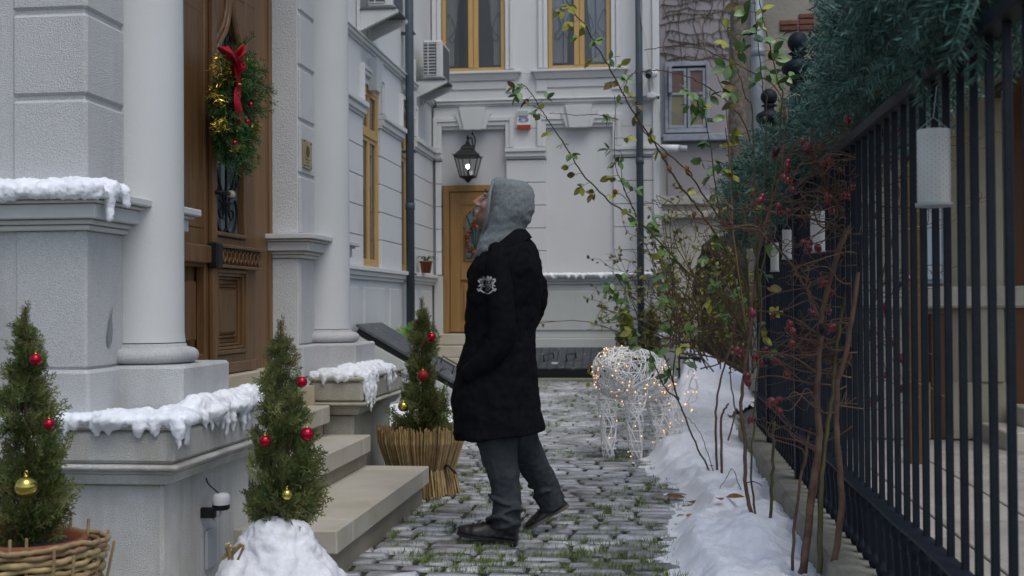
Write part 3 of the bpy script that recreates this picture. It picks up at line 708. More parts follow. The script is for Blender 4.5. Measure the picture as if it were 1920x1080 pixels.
# ================================================================ FIXTURES ON THE HOUSE
def pipe(name,label,x,y,r,z0,z1,brs):
    t=thing(name,label,'drainpipe',(x,y,z0),'drainpipes on the white house')
    obj('pipe',tube([(x,y,z0),(x,y,z1)],r,18),'pipe_paint',t,True)
    for z in brs[0]: obj('collar',lathe([(r,z-.05),(r+.009,z-.045),(r+.009,z+.045),(r,z+.05)],18,(x,y,0)),'pipe_paint',t,True)
    for z in brs[1]: obj('bracket',B(x-.12 if x<-3 else x-r-.012,x+r+.012,y-r*.4,y+.12,z-.012,z+.012,.003),'pipe_paint',t)
    return t
pl=pipe('drainpipe','dark grey drainpipe on the side wing between the two tall windows',-3.60,17.62,.062,.0,9.2,((2.65,),(1.66,3.46,5.2)))
pr=pipe('drainpipe','dark grey drainpipe on the back wall beside the blank recessed panel',-.285,19.80,.058,.0,9.2,((3.5,),(4.95,1.2)))
obj('cable',tube(spl([(-.25,19.735,9.),(-.25,19.735,6.5),(-.24,19.73,5.8),(-.16,19.74,5.3),(-.12,19.8,5.0)],6),.006,5),'cable',pr)
def ac(label,y0,y1,z,g_):
    t=thing('air_conditioner',label,'air conditioner',(-3.4,(y0+y1)/2,z),g_)
    x0,x1=-3.56,-3.26
    obj('housing',B(x0,x1,y0,y1,z,z+.58,.02),'ac_white',t)
    obj('vent',B(x0+.015,x1-.09,y0-.004,y0+.01,z+.04,z+.55,.002),'ac_dark',t)
    for k in range(11): obj('slat',B(x0+.01,x1-.10,y0-.014,y0+.004,z+.045+.0475*k,z+.058+.0475*k,.003),'ac_white',t)
    obj('vent_bar',B(x0+.075,x0+.09,y0-.016,y0+.0,z+.04,z+.55,.003),'ac_white',t)
    obj('fan_grille',B(x1-.002,x1+.008,y0+.08,y1-.08,z+.06,z+.52,.003),'ac_dark',t)
    for y in(y0+.02,y1-.10):
        v=[]
        for yy in(y,y+.07): v+=[(WX,yy,z-.30),(WX,yy,z-.03),(x1+.06,yy,z-.03),(x1+.06,yy,z-.07)]
        obj('bracket',G().add(v,[(0,1,2,3),(4,7,6,5),(0,4,5,1),(1,5,6,2),(2,6,7,3),(3,7,4,0)]),'ac_white',t)
        obj('wall_bar',B(WX-.01,WX+.03,y-.03,y+.02,z-.32,z+.3,.003),'ac_white',t)
    obj('tray',B(WX+.02,x1+.05,y0,y1,z-.028,z-.004,.003),'ac_dark',t);return t
ac('white air conditioner mounted on side wing beside the left upper window',18.45,19.15,4.68,'wall air conditioners')
ac('nearest air conditioner, only its bracket and underside showing at the top edge',14.9,15.6,4.92,'wall air conditioners')
# wall lantern over the back door
lt=thing('wall_lantern','black iron wall lantern with lit bulb above the oak back door','lantern',(-3.06,19.8,3.2))
lx,ly=-3.07,19.72
def ring4(w0,z): return [(lx-w0,ly-w0,z),(lx+w0,ly-w0,z),(lx+w0,ly+w0,z),(lx-w0,ly+w0,z)]
f=G()
lo_,hi_=.115,.195;zb,zt=3.29,3.62
for(sx,sy)in((-1,-1),(1,-1),(1,1),(-1,1)): f+=tube([(lx+sx*lo_,ly+sy*lo_,zb),(lx+sx*hi_,ly+sy*hi_,zt)],.011,6)
for s,z in((lo_,zb),(hi_,zt)):
    c=ring4(s,z)
    for i in range(4): f+=tube([c[i],c[(i+1)%4]],.013,6)
for(sx,sy)in((-1,-1),(1,-1),(1,1),(-1,1)): f+=tube([(lx+sx*hi_,ly+sy*hi_,zt),(lx+sx*(hi_+.03),ly+sy*(hi_+.03),zt+.03)],[.012,.004],6)
for k in(-.33,.33): f+=tube([(lx+k*lo_*1.,ly-lo_,zb),(lx+k*hi_,ly-hi_,zt)],.007,5)
obj('frame',f,'iron',lt)
ps=[]
rf=FR((lx-hi_-.01,lx+hi_+.01,ly-hi_-.01,ly+hi_+.01,zt+.008),(lx-.10,lx+.10,ly-.10,ly+.10,zt+.12));rf+=FR((lx-.11,lx+.11,ly-.11,ly+.11,zt+.122),(lx-.085,lx+.085,ly-.085,ly+.085,zt+.165));rf+=FR((lx-.09,lx+.09,ly-.09,ly+.09,zt+.167),(lx-.03,lx+.03,ly-.03,ly+.03,zt+.21))
obj('roof',rf,'iron',lt)
obj('finial',lathe([(.03,zt+.2),(.04,zt+.23),(.02,zt+.25),(.015,zt+.29),(.028,zt+.31),(.012,zt+.34),(0,zt+.38)],10,(lx,ly,0)),'iron',lt,True)
obj('base',lathe([(.10,zb),(.09,zb-.03),(.05,zb-.045),(.055,zb-.06),(.02,zb-.085),(0,zb-.11)],12,(lx,ly,0)),'iron',lt,True)
g=tube(spl([(lx+.05,BY+.07,zt+.16),(lx+.05,ly+.2,zt+.24),(lx+.05,ly+.08,zt+.32),(lx+.02,ly,zt+.29)],6),.012,6);g+=tube(spl([(lx+.05,BY+.06,zt+.16),(lx+.09,BY-.05,zt+.30),(lx+.05,BY-.1,zt+.42)],6),.010,6);g+=lathe([(.0,zt+.36),(.018,zt+.38),(.008,zt+.42),(0,zt+.47)],8,(lx+.06,ly+.12,0))
obj('bracket',g,'iron',lt,True)
for sx,sy in((0,-1),(1,0),(0,1),(-1,0)):
    a=[(lo_*(sx if sx else k),lo_*(sy if sy else k)) for k in(-1,1)];b=[(hi_*(sx if sx else k),hi_*(sy if sy else k)) for k in(-1,1)]
    obj('pane',G().add([(lx+a[0][0],ly+a[0][1],zb),(lx+a[1][0],ly+a[1][1],zb),(lx+b[1][0],ly+b[1][1],zt),(lx+b[0][0],ly+b[0][1],zt)],[(0,1,2,3)]),'pane',lt)
obj('bulb',ell((lx,ly,zb+.17),(.032,.032,.038),10,8),'bulb',lt,True)
obj('socket',lathe([(.018,zb),(.018,zb+.13)],8,(lx,ly,0)),'iron',lt)
# alarm siren
al=thing('alarm_siren','white alarm siren box with orange strip on the back wall','alarm',(-2.17,19.95,4.08))
obj('case',FR((-2.29,-2.06,19.92,20.0,4.15),(-2.27,-2.07,19.93,20.0,4.40)),'white_plastic',al)
obj('cover',B(-2.26,-2.10,19.905,19.93,4.29,4.385,.006),'grey_plastic',al)
obj('strobe',FR((-2.275,-2.075,19.93,20.0,4.085),(-2.285,-2.065,19.92,20.0,4.148)),'red_plastic',al)
def text_geo(s,size,ex=.001):
    c=bpy.data.curves.new('t','FONT');c.body=s;c.size=size;c.extrude=ex;c.align_x='CENTER';c.align_y='CENTER'
    o=bpy.data.objects.new('t',c);COL.objects.link(o);bpy.context.view_layer.update()
    me=o.to_mesh();v=np.array([x.co for x in me.vertices]);me.calc_loop_triangles();t=[list(x.vertices) for x in me.loop_triangles]
    g=G().add(v,None,t);o.to_mesh_clear();bpy.data.objects.remove(o);bpy.data.curves.remove(c);return g
M('print_blue',(.05,.09,.30),.6)
tg=text_geo('PS-128',.055).arr(lambda v:np.stack([-2.175+v[:,0],19.915+0*v[:,0]-v[:,2],4.23+v[:,1]],1));
obj('lettering',tg,'print_blue',al)
obj('oval',tube([(-2.175+.085*math.cos(t),19.918,4.23+.036*math.sin(t)) for t in np.linspace(0,6.283,20)],.003,4),'print_blue',al)
# security camera + lower tube camera
cm_=thing('security_camera','white bullet security camera on the corner of the back wall','camera',(-.1,19.7,4.5))
obj('mount',B(-.17,-.03,19.80,19.955,4.52,4.60,.01),'white_plastic',cm_)
obj('arm',tube(spl([(-.10,19.88,4.58),(-.11,19.83,4.68),(-.12,19.76,4.76),(-.12,19.72,4.8)],4),.035,10),'white_plastic',cm_,True)
obj('body',tube([(-.06,19.85,4.90),(-.13,19.56,4.83)],.062,16),'white_plastic',cm_,True)
obj('hood',tube([(-.055,19.86,4.915),(-.138,19.50,4.845)],[.07,.072],16,cap=False),'white_plastic',cm_,True)
obj('lens',ell((-.132,19.555,4.828),(.05,.012,.05),12,6),'black_plastic',cm_,True)
obj('cable',tube(spl([(-.02,19.9,4.55),(.03,19.9,4.3),(.05,19.93,3.5),(.05,19.93,2.)],6),.008,6),'cable',cm_)
c2=thing('tube_floodlight','white horizontal tube fixture sticking out from the corner of the back wall','light fixture',(.1,19.8,3.6))
obj('body',tube([(.05,19.8,3.70),(.34,19.72,3.68)],.062,16),'white_plastic',c2,True);obj('cap',tube([(.34,19.72,3.68),(.46,19.69,3.672)],[.055,.05],12),'grey_plastic',c2,True)
# hatches
def prism(poly,y0,y1):
    n=len(poly);v=[(a,y0,b) for a,b in poly]+[(a,y1,b) for a,b in poly]
    g=G().add(v,[(i,(i+1)%n,n+(i+1)%n,n+i) for i in range(n)])
    for i in range(1,n-1): g.t.append(np.array([[0,i,i+1],[n,n+i+1,n+i]]))
    return g
h1=thing('cellar_hatch','sloping dark metal cellar hatch against the side wing wall','hatch',(-3.1,15.2,0),'cellar hatches')
obj('cheek_wall',prism([(-3.66,0),(-2.30,0),(-2.30,.10),(-3.66,.86)],14.48,14.66),'house_base',h1)
obj('cheek_wall',prism([(-3.66,0),(-2.30,0),(-2.30,.10),(-3.66,.86)],15.84,16.0),'house_base',h1)
def lid(a,b,y0,y1,th,m,nm='lid'):
    d=V(b[0]-a[0],0,b[1]-a[1]);L=np.linalg.norm(d);d/=L;nrm=V(-d[2],0,d[0]);nrm=nrm if nrm[2]>0 else -nrm
    p=V(a[0],0,a[1]);q=V(b[0],0,b[1])
    pl_=[(p+nrm*0),(q+nrm*0),(q+nrm*th),(p+nrm*th)]
    return prism([(k[0],k[2]) for k in pl_],y0,y1)
for a,b in((14.55,15.22),(15.235,15.9)):
    obj('lid',lid((-3.655,.955),(-2.36,.205),a,b,.03,0),'hatch_lid',h1)
obj('frame',lid((-3.655,.87),(-2.34,.11),14.57,15.88,.085,0),'iron',h1)
for yy in(15.05,15.38):
    c=V(-2.66,yy,.40);e=V(.10,0,-.058);obj('handle',tube([c-e,c-e+V(.03,0,.10),c+e+V(.03,0,.10),c+e],.011,6),'iron',h1)
h2=thing('cellar_hatch','sloping dark metal cellar hatch against the back wall behind the man','hatch',(-1.5,19.6,0),'cellar hatches')
def prismx(poly,x0,x1): 
    return prism([(b,c) for b,c in poly],x0,x1).arr(lambda v:np.stack([v[:,1],v[:,0],v[:,2]],1))
for a,b in((-2.42,-1.62),(-1.61,-.86)): 
    l_=obj('lid',prismx([(19.95,.475),(19.30,.17),(19.29,.20),(19.94,.505)],a,b),'hatch_metal',h2)
    for xx in np.arange(a+.13,b-.05,.13): obj('seam',prismx([(19.94,.505),(19.29,.2),(19.288,.206),(19.938,.511)],xx,xx+.008),'iron',l_)
obj('frame',prismx([(19.95,.46),(19.28,.15),(19.28,.06),(19.95,.06)],-2.45,-.83),'iron',h2)
obj('kerb',B(-2.55,-.76,19.08,19.27,-.02,.05,.01),'concrete',h2)
for xx in(-1.78,-1.42):
    obj('handle',tube([(xx-.04,19.50,.29),(xx-.05,19.46,.40),(xx+.10,19.55,.43),(xx+.10,19.62,.34)],.012,6),'iron',h2)
obj('latch',B(-1.70,-1.60,19.42,19.46,.255,.285,.005),'white_plastic',h2)
# potted plant on the ledge, fern by the hatch
pp=thing('flower_pot','small terracotta pot with trailing plant on the side wing ledge','flower pot',(-3.6,18.6,1.7))
obj('pot',lathe([(0,1.70),(.07,1.70),(.095,1.86),(.105,1.86),(.105,1.89),(.085,1.89),(.08,1.84)],14,(-3.56,18.62,0)),'terracotta',pp,True)
g=G()
for k in range(14):
    a=k*.9;g+=tube(spl([(-3.56,18.62,1.86),(-3.56+.1*math.cos(a),18.62+.1*math.sin(a),1.96),(-3.56+.2*math.cos(a),18.62+.2*math.sin(a),1.90)],4),[.012]*8+[.002],4,flat=.3)
obj('leaves',g,'fir',pp)
# ================================================================ NEIGHBOURING BUILDINGS (background right)
nb=thing('neighbour_house','grey pink rendered neighbour house with old casement window and bare creeper','house',(.7,23,0))
obj('wall',B(.05,1.9,23,25,4.30,9.5,.01),'pink_wall',nb);lw=obj('wall',B(.05,1.9,23.08,25,0,4.3,.01),'cream_wall',nb)
obj('ledge',B(.1,1.5,22.85,23.05,4.22,4.34,.01),'old_frame',nb);obj('band',B(.05,1.7,22.98,23.1,3.05,3.2,.01),'cream_wall',nb);obj('band',B(.05,1.7,22.95,23.1,2.8,2.92,.01),'cream_wall',nb)
obj('darker_panel',B(.18,1.5,23.03,23.1,3.2,4.2,.004),'pink_wall',nb)  # darker grey pink panel on the cream wall below the ledge
wn=obj('window',B(.17,.93,22.985,23.05,4.42,5.66,.002),'dark_room',nb)
f=G()
for a,b in((.14,.20),(.90,.96)): f+=B(a,b,22.93,23.02,4.38,5.70,.005)
f+=B(.20,.90,22.93,23.02,5.62,5.70,.005);f+=B(.20,.90,22.93,23.02,4.38,4.46,.005)
obj('frame',f,'old_frame',wn)
for a,b in((.21,.54),(.56,.89)):
    s=G()
    for c,d in((a,a+.05),(b-.05,b)): s+=B(c,d,22.95,22.99,4.47,5.58,.004)
    for c in(4.47,5.08,5.53): s+=B(a+.05,b-.05,22.952,22.99,c,c+.05,.004)
    obj('sash',s,'old_frame',wn);obj('pane',B(a+.05,b-.05,22.975,22.98,5.13,5.53,.001),'pane_brick_reflection',wn);obj('pane',B(a+.05,b-.05,22.975,22.98,4.52,5.08,.001),'pane_yellow',wn)
obj('open_vent',B(.21,.27,22.75,22.95,5.1,5.6,.004),'old_frame',wn)
# creeper on the pink wall
cr=thing('bare_creeper','bare creeper twigs spread across the grey pink neighbour wall','creeper',(.7,22.9,5))
g=G();r_=random.Random(5)
for k in range(16):
    z=5.75+k*.13;x=r_.uniform(.05,.3);pts=[]
    while x<1.5:
        pts.append((x,22.985,z));x+=r_.uniform(.1,.22);z+=r_.uniform(-.06,.05)
    P=spl(pts,4);g+=tube(P,np.linspace(.009,.005,len(P)),5)
    for p in P[::2]:
        L=r_.uniform(.05,.22);a=r_.uniform(-2.4,-.5) if r_.random()<.7 else r_.uniform(.5,2.4);g+=tube([p,p+V(L*.6*math.cos(a),0,L*.6*math.sin(a)),p+V(L*math.cos(a+.4),0,L*math.sin(a+.4))],[.005,.004,.002],4)
for k in range(5):
    x=.2+k*.25;P=spl([(x+r_.uniform(-.1,.1),22.985,z) for z in np.arange(5.7,8,.35)],3);g+=tube(P,.006,5)
obj('twigs',g,'twig',cr)
rw=thing('old_wall','old plaster wall with bare brick patches behind the fence','wall',(2.2,16,0))
obj('plaster',B(1.18,4.6,16,16.5,0,6.2,.02),'ruin_wall',rw)
bmh=mesh('brick',B(-.11,.11,-.02,.02,-.032,.032,.008),'brick')
for(px,py)in((1480,38),(1505,38),(1495,52),(1518,30),(1490,58),(1512,57),(1470,57)):
    p=at(px,py,Y=15.99);inst('brick',bmh,rw,Matrix.Translation((round(p[0]/.24)*.24,15.992,round(p[2]/.075)*.075)))
zp=thing('zinc_pipe','pale zinc downpipe on the old plaster wall','drainpipe',(1.28,15.9,0))
obj('pipe',tube([(1.28,15.88,0),(1.28,15.88,7.5)],.085,16),'zinc',zp,True)
for z in(2.2,4.4): obj('collar',lathe([(.086,z-.05),(.096,z-.04),(.096,z+.04),(.086,z+.05)],16,(1.28,15.88,0)),'zinc',zp,True)
gp=solo('gas_pipe',tube(spl([(1.56,15.9,3.0),(1.56,15.9,3.62),(1.57,15.88,3.70),(1.64,15.86,3.72),(1.9,15.86,3.72),(2.6,15.86,3.72)],4),.028,8),'gas_yellow','yellow gas pipe bending across the old plaster wall','pipe',smooth=True)
# right-hand house beyond the fence
rh=thing('beige_house','beige house wall with stone ledge seen between the fence bars','house',(3,11.3,0))
obj('wall',B(1.75,9,11.2,14,0,5.2,.01),'right_wall',rh)
obj('ledge',FR((1.8,9,11.08,11.25,1.14),(1.78,9,11.02,11.25,1.22))+G() if False else B(1.74,9,11.05,11.25,1.15,1.34,.02),'step_stone',rh)
obj('plinth',B(1.74,9,11.12,11.25,0,.5,.01),'right_wall',rh)
for a,b,z0,z1,m in((2.26,2.46,1.4,3.0,'curtain_and_sky_reflection'),(2.75,2.98,.5,3.0,'right_wall'),(3.06,3.32,.0,3.4,'brown_door'),(2.36,2.53,.0,1.1,'brown_door')):
    p=obj('window' if 'cur' in m else 'door' if 'brown' in m else 'pilaster',B(a,b,11.1,11.24,z0,z1,.01),m,rh)
obj('window_frame',B(2.22,2.5,11.13,11.26,1.36,3.05,.01),'old_frame',rh)
obj('door_step',B(2.75,5,10.2,11.05,.0,.16,.01),'step_stone',rh);obj('door_step',B(3.0,5,10.6,11.07,.16,.32,.01),'step_stone',rh)
cn=thing('timber_canopy','brown timber canopy above the beige house door behind the fence','canopy',(2.6,10.4,3))
for k in range(9): obj('board',B(1.75,4.6,9.3+.21*k,9.5+.21*k,3.12-.03*k*0+.05*k,3.15+.05*k,.004),'timber',cn)
for k in range(5): obj('rafter',B(1.8+.55*k,1.88+.55*k,9.25,11.2,2.98,3.08,.006),'timber',cn)
obj('fascia',B(1.72,4.6,9.24,9.3,2.9,3.2,.006),'timber',cn)
for x in(1.82,): obj('post',B(x,x+.1,9.3,9.4,0,3.0,.008),'timber',cn)
# old tree trunk
tt=thing('old_tree','peeling brown tree trunk behind the roses','tree',(1.38,21,0))
P=spl([(1.34,21,-.1),(1.36,21,1),(1.39,21,2.5),(1.36,21,4),(1.4,21.05,6),(1.5,21.1,8.5)],6)
P=spl(P[::3],6);gt=tube(P,np.linspace(.2,.15,len(P)),22);vv=gt.verts();vv+=np.array([[.035*noise.noise((p[0]*18,p[1]*18,p[2]*3)),.02*noise.noise((p[0]*14+5,p[1]*14,p[2]*3)),0] for p in vv]);gt.v=[vv]
obj('trunk',gt,'bark',tt,True)
gb=G();r_=random.Random(9)
for k in range(14):
    z=r_.uniform(7.,8.4);a=r_.uniform(0,6.28);L=r_.uniform(.6,1.6);gb+=tube(spl([(1.42,21,z),(1.42+.4*L*math.cos(a),21+.4*L*math.sin(a),z+.3*L),(1.42+L*math.cos(a),21+L*math.sin(a),z+.9*L)],4),np.linspace(.035,.006,9),6)
obj('crown',gb,'bark',tt,True)
# dark stump-like rocks
rk=thing('dark_stump','dark brown weathered stump shape behind the rose canes','stump',(1.0,19,0))
g=ell((.66,13.6,1.28),(.22,.24,.36),16,10)+G() if False else ell((.98,19.1,1.75),(.40,.3,.52),16,10);g+=ell((1.05,19.1,.7),(.46,.35,.75),16,10);g+=ell((.72,19.05,1.5),(.2,.25,.35),12,8)
o=obj('stump',g,'rock',rk,True);mods(o,.03,3,[(.10,.25),(.05,.08)])
# stone console and black chair by the corner
bc=thing('stone_console','white stone console table by the corner of the back wall','console',(.2,18.9,0))
obj('top',B(.0,.34,18.7,19.15,.68,.76,.015),'bench_stone',bc);obj('block',B(.03,.31,18.74,19.1,.55,.68,.02),'bench_stone',bc);obj('leg',FR((.08,.22,18.8,19.0,0),(.04,.30,18.76,19.08,.55)),'bench_stone',bc)
ch=thing('metal_chair','black metal garden chair beside the stone console','chair',(.45,18.3,0))
hp=[(.30,18.35,.40),(.30,18.35,.85),(.34,18.35,1.0),(.44,18.35,1.05),(.54,18.35,1.0),(.58,18.35,.85),(.58,18.35,.4)]
obj('backrest',tube(spl(hp,5),.012,6)+G() if False else tube(spl(hp,5),.012,6),'iron',ch);obj('back_slat',tube([(.30,18.35,.78),(.58,18.35,.78)],.01,6),'iron',ch)
obj('seat',B(.27,.61,17.95,18.38,.40,.43,.01),'iron',ch)
for a in(.29,.59):
    for b in(17.98,18.35): obj('leg',tube([(a,b,.0),(a,b,.42)],.012,6),'iron',ch)
# ================================================================ FENCE
fw=solo('low_wall',B(.66,.99,2.,10.6,-.02,.18,.02)+G() if False else B(.66,.99,2.,10.6,-.02,.18,.02),'concrete','low mossy concrete wall carrying the iron fence','wall')
mods(fw,None)
FX=.82
fe=thing('iron_fence','dark blue grey iron fence with flat rails on the low wall','fence',(FX,6,.18))
bm_=mesh('bar',B(-.0105,.0105,-.0075,.0075,-.34,1.36,.0025),'rail_paint',org=(0,0,0))
fm=mesh('foot',lathe([(.004,-.34),(.02,-.335),(.026,-.318),(.024,-.30),(.014,-.285),(.018,-.27),(.025,-.15),(.026,-.14),(.030,-.135),(.030,-.10),(.027,-.095),(.018,-.08),(.0135,-.075)],14),'rail_paint',True)
y=2.55;k=0
while y<10.5:
    if abs(y-7.3)>.06 and abs(y-9.2)>.06:
        b=inst('bar',bm_,fe,Matrix.Translation((FX,y,.52))@Matrix.Rotation(random.uniform(-.004,.004),4,'X'))
        f_=bpy.data.objects.new('foot',fm);COL.objects.link(f_);f_.parent=b
    y+=.157+random.uniform(-.012,.012);k+=1
obj('rail',B(FX-.032,FX+.032,2.4,10.5,1.862,1.905,.004),'rail_paint',fe)
rl=obj('rail',G(),'rail_paint',fe) if False else None
# lower rail with a slight wave from bar to bar
ys=np.arange(2.4,10.5,.07);v=[]
for i,yy in enumerate(ys):
    dz=.0035*math.sin(yy*2.2)+.002*math.sin(yy*7)
    for(dx,dzz)in((-.03,0),(.03,0),(.03,-.012),(-.03,-.012)): v.append((FX-.022+dx,yy,.474+dz+dzz))
q=[(i*4+a,i*4+(a+1)%4,(i+1)*4+(a+1)%4,(i+1)*4+a) for i in range(len(ys)-1) for a in range(4)]
obj('rail',G().add(v,q),'rail_paint',fe)
for yp in(7.3,9.2):
    p_=obj('post',B(FX-.04,FX+.04,yp-.04,yp+.04,.18,2.42,.006),'rail_paint',fe)
    obj('finial',lathe([(.045,2.42),(.05,2.44),(.05,2.46),(.035,2.48),(.045,2.50),(.09,2.545),(.10,2.57),(.09,2.60),(.04,2.625),(.035,2.645),(.06,2.66),(.03,2.675)]+[(.062*math.sin(t),2.725-.062*math.cos(t)) for t in np.linspace(.5,math.pi,10)],18,(FX,yp,0)),'rail_paint',p_,True)
# hanging white lanterns
def paper(label,px0,px1,py0,py1,X,dots):
    c=at((px0+px1)/2,(py0+py1)/2,X=X);Y=c[1];zt=at((px0+px1)/2,py0,X=X)[2];zb=at((px0+px1)/2,py1,X=X)[2];r=(px1-px0)/2/FPX*Y*1.0
    t=thing('paper_lantern',label,'lantern',(X,Y,zb),'white paper lanterns hung on the fence')
    pr_=[(r*.97,zb),(r,zb+.004),(r*1.0,(zb+zt)/2),(r,zt-.003),(r*.985,zt)]
    obj('shade',lathe(pr_,28,(X,Y,0)),'lantern_paper',t,True)
    obj('base',lathe([(0,zb-.006),(r*1.12,zb-.006),(r*1.16,zb+.004),(r*1.05,zb+.0),(0,zb-.002)],24,(X,Y,0)),'grey_plastic',t,True)
    obj('hanger',tube([(X-r*.98,Y,zt-.002),(X,Y,zt+.035),(X+r*.98,Y,zt-.002)],.0012,4),'cable',t);obj('string',tube([(X,Y,zt+.035),(X+.01,Y,zt+.12)],.0012,4),'cable',t)
    if dots:
        g=G();rr_=random.Random(4)
        for i in range(26):
            a=i*2*math.pi/26
            for j in range(12):
                z=zb+.014+(zt-zb-.02)*(j+(i%2)*.5)/12.3;g+=scatter(ell((0,0,0),(.0035,.0008,.0012),5,3),[Matrix.Translation((X+r*1.002*math.cos(a),Y+r*1.002*math.sin(a),z))@Matrix.Rotation(a+math.pi/2,4,'Z')@Matrix.Rotation(rr_.choice((-.7,.7)),4,'Y')])
        tag(obj('lace_dots',g,'paper_mark',t),kind='stuff')
paper('large white speckled cylindrical lantern hung on the near fence bars',1722,1780,243,384,.755,True)
paper('tallest of the three small white lanterns on the far fence, nearest the rosehips',1520,1546,396,472,.765,False)
paper('middle of the three small white lanterns on the far fence',1467,1484,431,485,.765,False)
paper('farthest and lowest small white lantern on the fence by the leafy roses',1445,1460,455,508,.765,False)
# ================================================================ PLANTS
def dia(p,d,w,n):
    "thin diamond blade from p along d, width w, plane normal n"
    s=np.cross(d,n);s=s/(np.linalg.norm(s)+1e-9)*w*.5
    return [p,p+d*.45+s,p+d,p+d*.45-s]
def spray(sd):
    r=np.random.default_rng(sd);v=[];n=V(0,0,1)
    def br(p,d,w,lv):
        m=V(r.normal(0,.2),r.normal(0,.2),1);v.extend(dia(p,d,w,m))
        if lv==0: return
        L=np.linalg.norm(d);k=7 if lv==2 else 4
        for i in range(k):
            t=.16+.78*i/k;s=1 if i%2 else -1
            a=s*r.uniform(.5,.85);c,s_=math.cos(a),math.sin(a);u=d/L
            e=V(u[0]*c-u[1]*s_,u[0]*s_+u[1]*c,u[2]+r.normal(0,.16))
            br(p+d*t,e*L*(.62-.38*t)*r.uniform(.75,1.2),w*.86,lv-1)
    br(V(0,0,0),V(0,1,0),.075,2);v=np.array(v);k=len(v)//4
    return G().add(v,np.arange(k*4).reshape(-1,4))
SPR=[spray(i) for i in range(6)]
def thuja(name,label,base,h,Rm,n,group,low=.1,size=.11,seed=1,cat='conifer',bare=0.):
    r=np.random.default_rng(seed);b=V(*base);t=thing(name,label,cat,base,group)
    Ms=[[] for _ in SPR];Mt=[[] for _ in SPR]
    def prof(f): return Rm*(min(1,(f+.10)/.25)**.6)*max(.03,(1-f))**.95*(1+.16*math.sin(f*9+seed)+.12*math.sin(f*23+seed*2))
    for i in range(int(n/10)):          # clumps of sprays on short branches
        f=r.random()**1.2*.9;a=r.uniform(0,2*math.pi);R_=prof(f)*r.uniform(.62,1.22)
        if bare and .55<f<.8 and r.random()<bare: continue
        el=r.uniform(.75,1.25)+f*.2;bd=V(math.cos(a)*math.cos(el),math.sin(a)*math.cos(el),math.sin(el))
        tip=b+V(math.cos(a)*R_*.78,math.sin(a)*R_*.78,f*h);br=r.random()<.14
        up0=V(-math.sin(a),math.cos(a),0)
        for j in range(13):
            u=j/12;p=tip-bd*R_*1.1*(1-u)*V(1,1,.7)+r.normal(0,.010,3)
            d=bd+r.normal(0,.34,3);s=size*r.uniform(.55,1.2)*(1-.6*f)
            k=r.integers(len(SPR));(Mt if br and u>.4 else Ms)[k].append(mat4(p,d,up0*r.choice((-1,1))+r.normal(0,.6,3),s))
    for k in range(26):
        f=.76+.24*k/26;a=k*2.4;q=prof(f)*.3;(Ms if k%3 else Mt)[k%len(SPR)].append(mat4(b+V(math.cos(a)*q,math.sin(a)*q,f*h),V(math.cos(a)*.35,math.sin(a)*.35,1),r.normal(0,1,3),size*(.5-.25*k/26)))
    for k in range(3): Mt[k].append(mat4(b+V(0,0,h*(.9+.03*k)),(.12*k-.12,.05,1),(1,0,0),size*.6))
    g=G();g2=G()
    for k in range(len(SPR)): g+=scatter(SPR[k],Ms[k]);g2+=scatter(SPR[k],Mt[k])
    cr=obj('crown',g,'thuja',t);obj('tips',g2,'thuja_tip',cr)
    tg=tube(spl([b+V(0,0,-.05),b+V(.008,0,h*.4),b+V(-.006,.004,h*.75),b+V(0,0,h*1.02)],5),np.linspace(.013,.002,16),6)
    for k in range(26):
        f=r.uniform(.05,.9);a=r.uniform(0,6.28);R_=prof(f)*.6;p=b+V(0,0,f*h);tg+=tube([p,p+V(math.cos(a)*R_*.6,math.sin(a)*R_*.6,R_*.7),p+V(math.cos(a)*R_,math.sin(a)*R_,R_*1.6)],[.004,.003,.0015],4)
    obj('trunk',tg,'twig',t);return t
GC='decorated potted conifers at the entrance'
TL=at(48,1010,Y=3.78);TL=V(TL[0],3.78,.46)
TM=V(at(528,980,Y=4.68)[0],4.68,.36)
TR=V(at(792,812,Y=7.72)[0],7.72,.33)
thuja('potted_conifer','leftmost conifer in a woven basket with red and gold baubles',TL,.73,.145,900,GC,seed=3,size=.105)
thuja('potted_conifer','middle conifer standing in the snow heap beside the steps',TM,.77,.195,760,GC,seed=5,size=.115,bare=.35)
thuja('potted_conifer','right conifer in the straw basket beyond the steps',TR,.90,.195,950,GC,seed=8,size=.12,bare=.2)
for px,py,h,sd,lb in((1176,668,.95,11,'small dark conifer on the left of the far drainpipe'),(1222,665,.92,12,'small dark conifer on the right of the far drainpipe')):
    p=at(px,py,Y=18.9);thuja('small_conifer',lb,(p[0],18.9,.0),p[2]+h if False else 1.28,.30,520,'small conifers by the back wall',seed=sd,size=.2)
# baubles
def bauble(px,py,Y,dpx,mt,label):
    c=at(px,py,Y=Y);r=dpx/2/FPX*Y
    t=thing('bauble',label,'bauble',(c[0],c[1],c[2]-r),'christmas baubles on the conifers')
    obj('ball',ell(c,(r,r,r),20,14),mt,t,True);obj('cap',lathe([(r*.22,c[2]+r*.95),(r*.2,c[2]+r*1.08),(0,c[2]+r*1.1)],10,(c[0],c[1],0)),'bauble_gold',t,True)
    obj('loop',tube([(c[0]+r*.15*math.cos(k),c[1],c[2]+r*1.3+r*.18*math.sin(k)) for k in np.linspace(0,6.28,9)],r*.035,4),'bauble_gold',t)
bauble(49,913,3.63,43,'bauble_gold','large gold bauble low on the leftmost conifer')
bauble(67,674,3.69,24,'bauble_red','red bauble near the top of the leftmost conifer')
bauble(92,795,3.67,22,'bauble_red','red bauble at the right side of the leftmost conifer')
bauble(566,716,4.58,21,'bauble_red','upper right red bauble on the middle conifer')
bauble(497,827,4.52,23,'bauble_red','red bauble hanging left on the middle conifer')
bauble(576,814,4.56,27,'bauble_red','lower right red bauble on the middle conifer')
